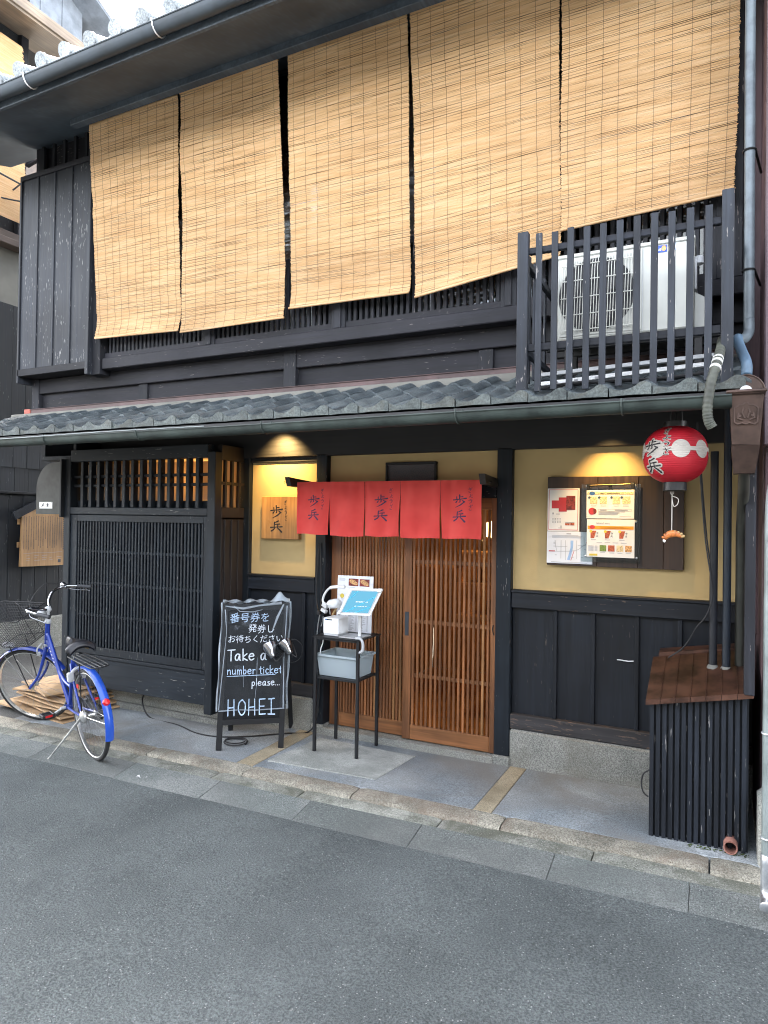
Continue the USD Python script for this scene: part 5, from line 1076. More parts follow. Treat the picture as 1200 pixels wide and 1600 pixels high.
part(t, 'logo_plate', placed(poly_mesh(rect(-.338, -.262, 3.128, 3.168), .001), (0, ay - .001, 0), FX, FZ), 'ac_logo'); part(t, 'logo_plate', placed(poly_mesh(rect(-.255, -.195, 3.130, 3.170), .001), (0, ay - .001, 0), FX, FZ), 'ac_logo_pale')
part(t, 'logo_print', placed(poly_mesh(unary_union([rect(-.330, -.324, 3.138, 3.150), rect(-.318, -.306, 3.138, 3.146), rect(-.30, -.292, 3.138, 3.150), rect(-.23, -.21, 3.146, 3.152), rect(-.222, -.216, 3.14, 3.16)]), .0006), (0, ay - .0022, 0), FX, FZ), 'paper_white')
part(t, 'logo_picture', placed(poly_mesh(affinity.scale(Point(-.278, 3.15).buffer(.012), 1, 1.3), .0008), (0, ay - .0024, 0), FX, FZ), 'print_food')
part(t, 'pipe_cover', hexa([(-.122, ay + .05, 2.70), (-.068, ay + .05, 2.70), (-.068, ay + .22, 2.70), (-.122, ay + .22, 2.70)], [(-.122, ay + .05, 2.90), (-.068, ay + .05, 2.865), (-.068, ay + .22, 2.865), (-.122, ay + .22, 2.90)]), 'ac_body')
part(t, 'side_cover', [box(-.124, -.112, ay + .06, ay + .16, 2.92, 3.10, .004), lathe([(0, .03), (.025, .02), (.028, -.02), (0, -.03)], (-.105, ay + .1, 3.09), 12)], 'grey_plastic')
part(t, 'support_frame', [box(-.93, .03, ay + .02, ay + .06, 2.64, 2.68, .003), box(-.93, .03, ay + .20, ay + .24, 2.64, 2.68, .003)] + [box(x - .02, x + .02, yy, yy + .04, roof_z(yy) + .03, 2.64, .003) for x in (-.80, -.1) for yy in (ay + .02, ay + .2)], 'eave_dark')
t = top('plastic_trunking', 'white plastic cable trunking lying along the tiles under the air conditioner', 'trunking', (-.45, 3.78, 2.36))
part(t, 'trunk', bar((-.90, 3.80, 2.395), (-.055, 3.76, 2.425), .035, .022), 'white_plastic'); part(t, 'trunk', bar((-.95, 3.93, 2.475), (-.02, 3.90, 2.50), .03, .022), 'grey_plastic')
part(t, 'gap_mark', [box(-.82 + .11 * k, -.80 + .11 * k, 3.772 - .004 * k * .9, 3.779 - .004 * k * .9, 2.392 + .0038 * k, 2.402 + .0038 * k, .001) for k in range(7)], 'print_grey')
t = top('black_hose_bundle', 'tangled black cables lying on the tiles behind the railing', 'cables', (-.45, 3.7, 2.33))
for k in range(3):
    part(t, 'cable', tube(smooth_path([(-.93 + .06 * k, 3.70 + .03 * k, 2.345 + .01 * k), (-.7, 3.66 + .03 * k, 2.362), (-.45, 3.70 - .02 * k, 2.360), (-.2, 3.66 + .02 * k, 2.355), (.0, 3.70, 2.375 + .01 * k)], 6), .008, 6), 'black_cable')
t = top('drain_hose', 'olive ribbed drain hose taped white, hanging over the gutter by the copper rainwater head', 'hose', (-.03, 3.44, 2.05))
hz = smooth_path([(.015, 3.66, 2.52), (.004, 3.56, 2.43), (-.008, 3.45, 2.36), (-.030, 3.405, 2.27), (-.044, 3.40, 2.16), (-.040, 3.405, 2.095), (-.024, 3.415, 2.062)], 14)
part(t, 'hose', tube(hz, .022 + .0015 * np.sin(np.arange(len(hz)) * 1.9), 12), 'hose_olive', True)
for i in (22, 26, 31): part(t, 'tape', tube(hz[i:i + 3], .0245, 12), 'white_wrap', True)

# ---------------------------------------------------------------- paper lantern
LC = np.array((-.1945, 3.72, 1.970)); LR_, LH = .152, .148
def lan(phi, z):
    s = np.clip((z - LC[2]) / LH, -1, 1); r = LR_ * np.sqrt(np.maximum(0, 1 - np.abs(s) ** 2.5)) ** 1.0
    r = np.maximum(r, .05)
    r = r + .0007 * np.cos((z - LC[2]) * 2 * np.pi / .0105)
    return np.stack([LC[0] + r * np.sin(phi), LC[1] - r * np.cos(phi), z], -1)
t = top('paper_lantern', 'round red paper lantern with white linked discs and black characters under the eave', 'lantern', LC)
zs = np.linspace(LC[2] - LH, LC[2] + LH, 120)
ph = np.linspace(-math.pi, math.pi, 49)
PH, ZZ = np.meshgrid(ph, zs, indexing='ij')
V = lan(PH, ZZ).reshape(-1, 3); k = len(zs); F = []
for i in range(48):
    a = i * k + np.arange(k - 1); F += [np.stack([a, a + k, a + k + 1], 1), np.stack([a, a + k + 1, a + 1], 1)]
part(t, 'paper', trimesh.Trimesh(V, np.vstack(F), process=False), 'lantern_red', True)
part(t, 'cap', [lathe([(0, 0), (.048, 0), (.056, .004), (.056, .045), (.050, .045), (.048, .01), (0, .008)], LC - (0, 0, LH + .037), 24)], 'black_plastic', 40, label='black hoop under the lantern'); part(t, 'cap', [lathe([(.056, -.01), (.056, .022), (.048, .022), (.048, -.01), (.056, -.01)], LC + (0, 0, LH - .004), 24)], 'black_plastic', 40, label='black hoop on top of the lantern')
part(t, 'hanger', [tube([LC + (0, 0, LH + .01), LC + (0, 0, LH + .16)], .006, 6), box(LC[0] - .035, LC[0] - .020, LC[1] - .01, LC[1] + .01, LC[2] + LH - .01, 2.27, .002), box(LC[0] + .02, LC[0] + .035, LC[1] - .01, LC[1] + .01, LC[2] + LH - .01, 2.27, .002)], 'black_iron')
def wrap(poly, lift, size=.008):
    "polygon in (arc length at the equator, height) wrapped on the lantern"
    m = subdivided(poly, size); V = m.vertices
    P = lan(V[:, 0] / LR_, V[:, 1] + LC[2]); o = P - LC; o /= np.linalg.norm(o, axis=1, keepdims=True)
    return trimesh.Trimesh(P + o * lift, m.faces, process=False)
off = .035
discs = [Point(off + x, .018).buffer(.044, 20) for x in (-.245, -.115, .0, .115, .235, .36)]
link = rect(off - .245, off + .36, .008, .028)
name = shop_name(-.158, -.098, .098, .168); kana = small_kana(-.058, -.012, .048, .136)
halo = unary_union([name.buffer(.007), kana.buffer(.0028)])
white = unary_union(discs + [link])
part(t, 'white_discs', wrap(white.difference(halo), .0022), 'lantern_white', True)
part(t, 'letter_outline', wrap(halo, .0022), 'lantern_white', True)
part(t, 'lettering', [wrap(name, .0036), wrap(kana, .0036)], 'ink_black', True)
b0 = LC - (.012, 0, LH + .04)
t = top('dumpling_charm', 'small orange dumpling charm hanging on a pale string below the lantern', 'charm', b0 - (0, 0, .25))
part(t, 'string', [tube([b0 - (0, .0, .0), b0 - (0, 0, .205)], .0022, 5), tube(smooth_path([b0 - (0, 0, .02), b0 + (.028, 0, -.035), b0 + (.026, 0, -.062), b0 + (.008, 0, -.072), b0 - (0, 0, .03)], 6), .002, 5), ring(b0 - (0, 0, .004), (0, 1, 0), .008, .0018, 14, 5)], 'string_pale')
c0 = b0 - (-.004, 0, .226)
def crc(a, r): return c0 + np.array((r * math.sin(a) * math.cos(.3) - r * (math.cos(a) - .6) * math.sin(.3) * .6, 0, r * (math.cos(a) - .6) * .8 + r * math.sin(a) * math.sin(.3) * .6))
pts = [crc(a, .044) for a in np.linspace(-1.35, 1.35, 15)]
part(t, 'body', [tube(pts, [.004 + .015 * math.sin(math.pi * (i + .6) / 15.2) for i in range(15)], 10)], 'charm_orange', True)
for a in np.linspace(-1.0, 1.2, 8): part(t, 'pleat', lathe([(0, .012), (.006, .008), (.007, 0), (.005, -.008), (0, -.010)], crc(a, .052) + (0, -.006, .003), 8, (math.sin(a), -.3, math.cos(a))), 'charm_cream' if a > -.2 else 'charm_orange', True)
part(t, 'tip', lathe([(0, .010), (.008, .004), (.007, -.006), (0, -.012)], crc(-1.35, .044), 8), 'paper_white', True)
part(t, 'bead', lathe([(0, .006), (.006, 0), (0, -.006)], b0 - (0, 0, .205), 8), 'paper_white', True)

# ---------------------------------------------------------------- copper topped slatted box at the right
t = top('slatted_pipe_box', 'black slatted wooden box with brown copper lid at the foot of the corner pipes', 'box', (-.07, 4.1, -.06))
bx0, bx1, byf = -.312, .152, 3.862
def lid_z(x, y): return .690 + (x + .32) * .195 + (y - 3.83) * .335
part(t, 'core', hexa([(bx0 + .02, byf + .02, -.12), (bx1, byf + .02, -.12), (bx1, 4.53, -.12), (bx0 + .02, 4.53, -.12)], [(bx0 + .02, byf + .02, .66), (bx1, byf + .02, .745), (bx1, 4.53, .80), (bx0 + .02, 4.53, .70)]), 'box_slat')
n = 15
for k in range(n):
    a = bx0 + (bx1 - bx0) * k / n; b = bx0 + (bx1 - bx0) * (k + 1) / n - .0105
    q = [(a, byf - .002), (b, byf - .002), (b, byf + .02), (a, byf + .02)]
    part(t, 'slat', hexa([(x, y, gz(x, 3.75) - .0) for x, y in q], [(x, y, lid_z(x, 3.86) - .028) for x, y in q]), 'box_slat')
for k in range(7):
    y = byf + .03 + .095 * k
    part(t, 'side_slat', box(bx0 + .002, bx0 + .022, y, y + .082, -.06, lid_z(bx0, min(y, 4.24)) - .03, .003), 'box_slat')
xs = np.linspace(-.332, .172, 8)
def lid_piece(a, b, y0, y1, th=.010, up=0.0):
    q = [(a, y0), (b, y0), (b, y1), (a, y1)]
    return hexa([(x, y, lid_z(x, y) - th) for x, y in q], [(x, y, lid_z(x, y) + up) for x, y in q])
for a, b in zip(xs, xs[1:]):
    part(t, 'copper_sheet', [lid_piece(a + .0012, b - .0012, 3.832, 4.275), hexa([(a + .0012, 3.829, lid_z(a, 3.83) - .026), (b - .0012, 3.829, lid_z(b, 3.83) - .026), (b - .0012, 3.836, lid_z(b, 3.83) - .026), (a + .0012, 3.836, lid_z(a, 3.83) - .026)], [(a + .0012, 3.829, lid_z(a, 3.83) + .001), (b - .0012, 3.829, lid_z(b, 3.83) + .001), (b - .0012, 3.836, lid_z(b, 3.83) + .001), (a + .0012, 3.836, lid_z(a, 3.83) + .001)])], 'copper_roof')
    part(t, 'standing_seam', bar((b, 3.835, lid_z(b, 3.835) + .002), (b, 4.27, lid_z(b, 4.27) + .002), .004, .006), 'copper_roof') if b < .15 else None
part(t, 'back_kerb', hexa([(-.30, 4.275, .80), (.172, 4.275, .86), (.172, 4.40, .86), (-.30, 4.40, .80)], [(-.30, 4.275, .865), (.172, 4.275, .945), (.172, 4.40, .95), (-.30, 4.40, .87)]), 'copper_roof')
part(t, 'clay_spout', [tube([(.075, 3.90, .015), (.073, 3.815, .008)], .033, 16, False), tube([(.073, 3.815, .008), (.075, 3.90, .015)], .027, 16, False), ring((.073, 3.815, .008), (0, 1, -.1), .030, .0035, 20, 6)], 'clay_pipe', True)
t = top('moss_patch', 'thin moss at the foot of the slatted box', 'moss', (0, 3.76, -.03), kind='stuff')
ms = []
for k in range(70):
    x = rnd.uniform(-.12, .17); y = 3.835 + rnd.uniform(-.02, .016); s = rnd.uniform(.0015, .0045)
    ms.append(trimesh.creation.icosphere(1, s).apply_transform(np.diag([1.4, 1.2, .6, 1])).apply_translation((x, y, gz(x, 3.74) + .002)))
part(t, 'moss', ms, 'moss')
# cables on the right-hand wall
t = top('black_wall_cable', 'black cable hanging beside the standing pipes down to the copper topped box', 'cable', (-.05, 4.1, .84))
part(t, 'cable', [tube(smooth_path([(-.105, 4.10, 2.18), (-.085, 4.08, 1.887), (-.058, 4.08, 1.55), (-.028, 4.075, 1.33), (-.022, 4.075, 1.22), (-.05, 4.09, 1.12), (-.094, 4.12, 1.055), (-.16, 4.18, .93), (-.245, 4.22, .85)], 8), .0045, 6), tube(smooth_path([(-.10, 4.10, 2.18), (-.078, 4.085, 1.88), (-.05, 4.085, 1.55), (-.024, 4.08, 1.36), (-.016, 4.08, 1.25)], 8), .004, 6)], 'black_cable')
t = top('short_black_cable', 'short loop of black cable at the left foot of the slatted box', 'cable', (-.35, 4.0, .2))
part(t, 'cable', tube(smooth_path([(-.315, 3.90, .30), (-.345, 3.91, .27), (-.355, 3.91, .22), (-.345, 3.905, .175), (-.318, 3.90, .155)], 6), .004, 6), 'black_cable')

# ---------------------------------------------------------------- chalkboard easel under clear plastic
fl, frt, bl, brt = [np.array((x, y, gz(x, y) + .002)) for x, y in ((-3.232, 3.875), (-2.838, 4.137), (-3.437, 4.285), (-3.045, 4.55))]
u_ = (frt - fl); u_[2] = 0; Wd = np.linalg.norm(u_); u_ /= Wd
tl = fl * .62 + bl * .38; tr = frt * .62 + brt * .38
tl[2], tr[2] = fl[2] + 1.035, frt[2] + 1.035
up_l = up_r = ((tl - fl) + (tr - frt)) / 2
def ab(s, h): return (fl + up_l * h) * (1 - s) + (frt + up_r * h) * s       # s across, h up the front frame
nrm = np.cross(u_, up_l / np.linalg.norm(up_l)); nrm /= np.linalg.norm(nrm)   # towards the street
upd = up_l / np.linalg.norm(up_l)
t = top('chalkboard_easel', 'black folding chalkboard asking visitors to take a number ticket, under clear plastic', 'chalkboard', (fl + frt + bl + brt) / 4)
for s in (.03, .97): part(t, 'front_leg', bar(ab(s, 0), ab(s, 1.0), .040, .028, nrm), 'black_iron')
part(t, 'frame_rail', bar(ab(.06, .975), ab(.94, .975), .028, .045, upd), 'black_iron'); part(t, 'frame_rail', bar(ab(.06, .185), ab(.94, .185), .026, .040, upd), 'black_iron')
q0, q1, q2, q3 = ab(.07, .205), ab(.93, .205), ab(.93, .955), ab(.07, .955)
part(t, 'board', hexa([q + nrm * (-.006) for q in (q0, q1, q2, q3)], [q + nrm * .006 for q in (q0, q1, q2, q3)]), 'chalkboard')
bt0, bt1 = ab(.05, .985) - nrm * .02, ab(.95, .985) - nrm * .02
for a, b in ((bt0, bl), (bt1, brt)): part(t, 'back_leg', bar(b, a, .036, .026, nrm), 'black_iron')
part(t, 'back_rail', bar(bl + (bt0 - bl) * .22, brt + (bt1 - brt) * .22, .03, .026), 'black_iron')
ux_, uy_ = (ab(1, .5) - ab(0, .5)), (ab(.5, 1) - ab(.5, 0)); BW, BH = np.linalg.norm(ux_), np.linalg.norm(uy_); ux_ /= BW; uy_ = uy_ - ux_ * (uy_ @ ux_); uy_ /= np.linalg.norm(uy_)
n2 = np.cross(ux_, uy_)
def chalk(poly, m): part(t, 'chalk_writing', placed(poly_mesh(poly, .0008), ab(0, 0) + n2 * .0072, ux_, uy_), m)
def jline(text, x, z, size, pitch):
    out = []
    for i, ch in enumerate(text):
        out.append(affinity.affine_transform(affinity.rotate(kanji(ch), rnd.uniform(-4, 4), origin=(50, 40)), [size / 100, 0, size / 600, size / 100, x + pitch * i, z + rnd.uniform(-.003, .003)]))
    return unary_union(out)
chalk(jline('番号券を', .078, .873 * BH, .075, .075), 'chalk_blue')
chalk(jline('発券し', .215, .797 * BH, .066, .066), 'chalk')
chalk(jline('お待ちください', .066, .728 * BH, .060, .0585), 'chalk')
chalk(handwriting('Take a', .070, .602 * BH, .082, 5.6), 'chalk')
chalk(handwriting('number ticket', .066, .507 * BH, .058, 5.6), 'chalk_blue')
chalk(LineString([(.066, .494 * BH), (.25, .497 * BH), (.415, .499 * BH)]).buffer(.0026), 'chalk_blue')
chalk(handwriting('please...', .245, .425 * BH, .052, 6), 'chalk')
chalk(handwriting('HOHEI', .074, .228 * BH, .112, 4.2, .83), 'chalk_blue')
# the plastic
t = top('plastic_cover', 'crumpled clear plastic bag drawn over the chalkboard', 'plastic cover', (fl + frt) / 2 + (0, 0, .25))
def pl(u, v, out=.018, spread=.012):
    P = (fl[None, None] + up_l[None, None] * (.258 + .752 * v)[..., None]) * (1 - u)[..., None] + (frt[None, None] + up_r[None, None] * (.262 + .75 * v)[..., None]) * u[..., None]
    nz = meshkit.fbm(np.stack([u * 4 + 3, v * 6, u * 0 + 2], -1), 4) - .5; cr = np.abs(meshkit.fbm(np.stack([u * 6 + v * 5, v * 4 - u * 3, u * 0 + 7], -1), 3) - .5)
    P = P + n2 * (out + .020 * nz - .025 * cr)[..., None] if np.ndim(out) else P + n2 * (out + .022 * nz + .02 * cr)[..., None]
    return P + ux_ * ((u - .5) * 2 * spread)[..., None]
part(t, 'front_sheet', sheet(lambda u, v: pl(u, v), 36, 60, -n2 * .0006), 'clear_vinyl', True)
def wrapside(s):
    def fn(u, v):
        a = pl(np.full_like(v, float(s)), v); w = .022 * np.sin(v * 9 + s) + .012 * np.sin(v * 23)
        return a - n2 * ((.075 + w) * u)[..., None] + ux_ * ((.012 * np.sin(u * 3.1) + .010 * np.sin(v * 14 + 2 * s) * u) * (1 if s else -1))[..., None]
    return fn
part(t, 'side_fold', sheet(wrapside(0), 6, 50, ux_ * .0006), 'vinyl_fold', True); part(t, 'side_fold', sheet(wrapside(1), 6, 50, ux_ * .0006), 'vinyl_fold', True)
def topfold(u, v):
    a = pl(u, np.full_like(u, 1.0)); return a - n2 * (v * .075)[..., None] + np.array((0, 0, 1.0)) * (.018 * np.sin(v * 3.1) + .010 * np.sin(u * 17) * v + .008 * np.sin(u * 31 + v * 4) + .055 * np.exp(-((u - .86) / .07) ** 2) * np.sin(v * 3.1))[..., None]
part(t, 'top_fold', sheet(topfold, 40, 8, (0, 0, .0006)), 'vinyl_fold', True)
def ridge(pts, w): return tube([fl * (1 - a) + frt * a + (up_l * (1 - a) + up_r * a) * b + n2 * c for a, b, c in pts], w, 6)
part(t, 'crease', [ridge([(.02, .985, .022), (.3, .965, .026), (.55, .985, .024), (.9, 1.0, .02)], [.004, .010, .007, .012]), ridge([(.93, .99, .026), (.84, .90, .030), (.76, .79, .027)], [.006, .009, .003]), ridge([(.15, .985, .024), (.25, .945, .022), (.45, .94, .022), (.6, .955, .022)], [.002, .004, .004, .002]),
     ridge([(.0, .27, .02), (.06, .8, .022), (.02, .96, .02)], [.004, .002, .005]), ridge([(.985, .98, .02), (.965, .6, .025), (.985, .27, .02)], [.005, .0025, .006]), ridge([(.0, .262, .024), (.3, .268, .026), (.55, .262, .026), (1.0, .268, .024)], [.005, .003, .0045, .005]), ridge([(.55, .62, .022), (.56, .45, .022), (.54, .30, .022)], [.001, .0022, .001]), ridge([(.34, .55, .022), (.36, .42, .022)], [.001, .002])], 'vinyl_fold', True)
# two chrome clip lamps on its right edge
for k, (dx, dz, aim, lab) in enumerate(((-.075, .655, n2 * -.45 + uy_ * .8 - ux_ * .25, 'chrome clip lamp over the chalkboard, the one on the left'), (.045, .675, n2 * -.35 + uy_ * .75 - ux_ * .45, 'chrome clip lamp beside the chalkboard, the one on the right'))):
    p = ab(.93, dz) + ux_ * dx + n2 * (.075 if k == 0 else .05)
    t = top('clip_lamp', lab, 'clip lamp', p)
    d = np.array(aim) ; d = d / np.linalg.norm(d)
    part(t, 'shade', lathe([(0, -.045), (.022, -.043), (.026, -.02), (.036, .0), (.052, .035), (.056, .06), (.0545, .06), (.05, .036), (.033, 0), (.0, -.01)], p, 24, d), 'chrome', True)
    part(t, 'clamp', [bar(p - d * .045, ab(.985, dz + .01) + n2 * .01, .012), box(*sum(([c - .018, c + .018] for c in (ab(.985, dz + .02) - n2 * .01)), [])) ], 'black_iron')
    part(t, 'clamp_jaw', bar(ab(.985, dz + .03) + n2 * .028, ab(.985, dz + .075) + n2 * .015, .03, .012), 'copper_brown')
    part(t, 'neck', tube(smooth_path([p - d * .04, p - d * .07 + ux_ * .03, ab(.985, dz + .05) + ux_ * .04, ab(.985, dz - .04) + ux_ * .05 + n2 * .02], 6), .004, 6), 'black_cable')
t = top('lamp_cable', 'black flex looping from the clip lamps beside the chalkboard', 'cable', ab(1, .6))
p0 = ab(.985, .72)
part(t, 'cable', tube(smooth_path([p0, p0 + ux_ * .07 + (0, 0, .02), p0 + ux_ * .125 + (0, 0, -.04), p0 + ux_ * .10 + (0, 0, -.13), p0 + ux_ * .02 + (0, 0, -.155), p0 - ux_ * .03 + (0, 0, -.12)], 8), .0032, 6), 'black_cable')
t = top('floor_cable', 'black power cable running over the paving under the chalkboard, with a coil', 'cable', (-3.3, 4.2, -.06))
def fl3(pts, dz=.006): return [(x, y, gz(x, y) + dz) for x, y in pts]
part(t, 'cable', tube(smooth_path([(-4.45, 4.40, .10), (-4.40, 4.30, .04)] + fl3([(-4.25, 4.24), (-3.9, 4.19), (-3.62, 4.10), (-3.4, 4.11), (-3.2, 4.22), (-3.0, 4.40), (-2.86, 4.50)]) + [(-2.80, 4.53, .05), (-2.775, 4.535, .3), (-2.77, 4.535, .75)], 8), .006, 6), 'black_cable')
cc = np.array((-3.205, 4.06)); part(t, 'coil', tube([(cc[0] + (.085 + .006 * math.sin(a * .37)) * math.cos(a), cc[1] + (.075 + .006 * math.sin(a * .37)) * math.sin(a), gz(*cc) + .006 + .0016 * a) for a in np.linspace(0, 12.6, 70)], .005, 6), 'black_cable')

# ---------------------------------------------------------------- ticket stand
t = top('ticket_stand', 'tall thin black metal stand with two shelves before the door', 'stand', (-2.4, 4.32, -.05))
sx0, sx1, sy0, sy1 = -2.585, -2.240, 4.165, 4.470
for x, y in ((sx0, sy0), (sx1, sy0), (sx1, sy1), (sx0, sy1)): part(t, 'leg', box(x - .0105, x + .0105, y - .0105, y + .0105, gz(x, y) + .008, .772, .0015), 'black_iron')
for z in (.776, .488): part(t, 'shelf', [box(sx0 - .022, sx1 + .022, sy0 - .018, sy1 + .018, z - .007, z, .0015) if z > .6 else box(sx0 + .0105, sx1 - .0105, sy0 + .0, sy1, z - .016, z, .0015), box(sx0 + .0108, sx1 - .0108, sy0 - .009, sy0 + .009, z - .022, z - .0075, .001) if z > .6 else box(sx0 + .0108, sx1 - .0108, sy1 - .009, sy1 + .009, z - .022, z - .017, .001)], 'black_iron')
t = top('ticket_printer', 'white box shaped ticket printer on the left of the stand', 'printer', (-2.5, 4.27, .777))
part(t, 'body', box(-2.552, -2.425, 4.205, 4.36, .790, .905, .006), 'white_plastic', 30); part(t, 'foot', box(-2.548, -2.429, 4.209, 4.355, .7775, .792, .002), 'grey_plastic')
part(t, 'slot', [box(-2.535, -2.478, 4.2035, 4.2065, .889, .897, .0008)], 'black_plastic'); part(t, 'blue_label', box(-2.534, -2.518, 4.203, 4.2045, .890, .896, .0004), 'print_blue')
t = top('tablet', 'tablet on a silver stand showing a light blue screen', 'tablet', (-2.27, 4.25, .777))
part(t, 'base', box(-2.405, -2.235, 4.175, 4.345, .7772, .786, .003), 'alu_grey', 30); part(t, 'column', box(-2.287, -2.263, 4.245, 4.258, .786, 1.04, .003), 'alu_grey')
ta, tb, tc = np.array((-2.388, 4.175, .957)), np.array((-2.168, 4.193, .962)), np.array((-2.328, 4.225, 1.118))
tux = (tb - ta) / np.linalg.norm(tb - ta); tw = np.linalg.norm(tb - ta); tuy = (tc - ta); tuy -= tux * (tuy @ tux) * .0; th = np.linalg.norm(tuy); tuy /= th
def tab(poly, lift, d): return placed_skew(poly, lift, d)
def placed_skew(poly, lift, d):
    m = poly_mesh(poly, d); n = np.cross(tux, tuy); n /= np.linalg.norm(n); v = m.vertices
    m.vertices = ta + v[:, :1] * tux + v[:, 1:2] * tuy + (v[:, 2:3] + lift) * n; return m
part(t, 'case', tab(rect(-.012, tw + .004, -.010, th + .006).buffer(.006), -.010, .010), 'white_plastic'); part(t, 'bezel', tab(rect(-.004, tw - .004, -.004, th - .002), .0003, .0008), 'grey_plastic')
scr = rect(.006, tw - .014, .004, th - .010); part(t, 'screen', tab(scr, .0012, .0006), 'tablet_screen')
part(t, 'screen_lines', tab(unary_union([LineString([(.0, .085), (.06, th)]).buffer(.003), LineString([(.03, .0), (.13, .075), (.22, .14)]).buffer(.005), LineString([(.10, .0), (.23, .06)]).buffer(.004), LineString([(.02, .11), (.05, .14)]).buffer(.002)]).intersection(scr), .0019, .0004), 'print_teal')
part(t, 'screen_text', tab(unary_union([rect(.075 + .012 * k, .083 + .012 * k, .082, .090) for k in range(8)] + [rect(.08 + .02 * k, .094 + .02 * k, .050, .055) for k in range(5)]), .0019, .0004), 'paper_white')
part(t, 'corner_clip', [tab(rect(tw - .02, tw + .008, th - .014, th + .012), .001, .008), tab(rect(-.022, -.002, -.014, .012), .001, .008)], 'white_plastic')
t = top('menu_sheet_on_stand', 'white menu sheet with dumpling photos standing behind the tablet', 'menu', (-2.43, 4.455, .777))
ms_ = part(t, 'sheet', hexa([(-2.582, 4.440, .778), (-2.281, 4.440, .778), (-2.281, 4.443, .778), (-2.582, 4.443, .778)], [(-2.584, 4.466, 1.192), (-2.281, 4.466, 1.195), (-2.281, 4.469, 1.195), (-2.584, 4.469, 1.192)]), 'paper_cool')
def on_menu(poly, m, lift=.0006):
    q = poly_mesh(poly, .0006); v = q.vertices; zz = v[:, 1].copy(); q.vertices = np.column_stack([v[:, 0], 4.440 + (zz - .778) * .0626 - lift - v[:, 2], zz]); part(t, 'print' if 'grey' in m else 'photo', q, m, kind='stuff' if 'grey' in m else None)
for x0 in (-2.488, -2.395):
    on_menu(rect(x0, x0 + .083, 1.118, 1.172), 'print_maroon'); on_menu(affinity.rotate(affinity.scale(Point(x0 + .042, 1.145).buffer(.030), 1.25, .55), -22), 'print_food', .0014)
on_menu(affinity.scale(Point(-2.54, 1.04).buffer(.017), 1, 1), 'print_yellow'); on_menu(rect(-2.58, -2.285, .968, .9715), 'print_grey')
tx = [rect(-2.57, -2.57 + rnd.uniform(.04, .06), 1.17 - .0075 * k, 1.1725 - .0075 * k) for k in range(3)]
for cx in (-2.57, -2.48, -2.385):
    for k in range(22):
        z = .955 - .0078 * k
        tx += [rect(cx, cx + rnd.uniform(.02, .055), z, z + .003), rect(cx + .062, cx + .074, z, z + .003)]
tx += [rect(-2.48 + .09 * j, -2.48 + .09 * j + rnd.uniform(.03, .07), 1.105 - .008 * k, 1.1075 - .008 * k) for j in (0, 1) for k in range(3)]
on_menu(unary_union(tx), 'print_grey')
t = top('plastic_tub', 'milky clear plastic storage tub on the lower shelf of the stand', 'tub', (-2.42, 4.32, .488))
def frustum(x0, x1, y0, y1, z0, z1, g): return [(x0 + g, y0 + g, z0), (x1 - g, y0 + g, z0), (x1 - g, y1 - g, z0), (x0 + g, y1 - g, z0)], [(x0, y0, z1), (x1, y0, z1), (x1, y1, z1), (x0, y1, z1)]
ob, ot = frustum(-2.590, -2.262, 4.190, 4.455, .490, .640, .016); ib, it = frustum(-2.587, -2.265, 4.193, 4.452, .494, .640, .016)
V = np.array(ob + ot + ib + it); F = []
for i in range(4):
    j = (i + 1) % 4
    F += [(i, j, 4 + j), (i, 4 + j, 4 + i), (8 + i, 12 + j, 8 + j), (8 + i, 12 + i, 12 + j), (4 + i, 4 + j, 12 + j), (4 + i, 12 + j, 12 + i)]
F += [(0, 2, 1), (0, 3, 2), (8, 9, 10), (8, 10, 11)]
part(t, 'tub', trimesh.Trimesh(V, np.array(F), process=False), 'milky_tub')
part(t, 'rim', [box(-2.602, -2.250, 4.178, 4.190, .628, .644, .003), box(-2.602, -2.250, 4.455, 4.467, .628, .644, .003), box(-2.602, -2.590, 4.190, 4.455, .628, .644, .003), box(-2.262, -2.250, 4.190, 4.455, .628, .644, .003)], 'milky_tub')
t = top('white_adapters', 'two white plug adapters hanging on cables left of the stand', 'adapter', (-2.7, 4.4, .93))
part(t, 'adapter', [bar((-2.675, 4.40, .975), (-2.63, 4.395, .955), .028, .03)], 'white_plastic'); part(t, 'adapter', bar((-2.683, 4.40, .935), (-2.64, 4.395, .915), .028, .025), 'white_plastic')
part(t, 'cable', [tube(smooth_path([(-2.71, 4.42, .90), (-2.74, 4.44, .80), (-2.765, 4.46, .66), (-2.77, 4.46, .60)], 6), .004, 6), tube(smooth_path([(-2.64, 4.39, .965), (-2.60, 4.37, .95), (-2.585, 4.36, .905)], 6), .003, 6), tube(smooth_path([(-2.67, 4.40, .88), (-2.69, 4.42, .83), (-2.70, 4.42, .80)], 6), .003, 6)], 'alu_grey')
part(t, 'plug', [bar((-2.725, 4.41, .905), (-2.70, 4.41, .905), .03)], 'black_plastic')
part(t, 'dark_cable', [tube(smooth_path([(-2.80, 4.535, 1.42), (-2.815, 4.53, 1.1), (-2.80, 4.52, .95), (-2.73, 4.44, .90)], 6), .005, 6), tube(smooth_path([(-2.79, 4.535, 1.43), (-2.775, 4.53, 1.2), (-2.77, 4.53, 1.0), (-2.72, 4.44, .905)], 6), .005, 6)], 'black_cable')
t = top('white_desk_lamp', 'white clamp lamp with bent arm and rounded head on the stand', 'lamp', (-2.5, 4.35, .9))
part(t, 'arm', [tube(smooth_path([(-2.43, 4.30, 1.125), (-2.50, 4.31, 1.122), (-2.575, 4.33, 1.105), (-2.625, 4.345, 1.06), (-2.645, 4.35, 1.005), (-2.615, 4.35, .975), (-2.58, 4.345, .983)], 7), [.0125] * 14 + [.0085] * 29, 10)], 'white_plastic', True)
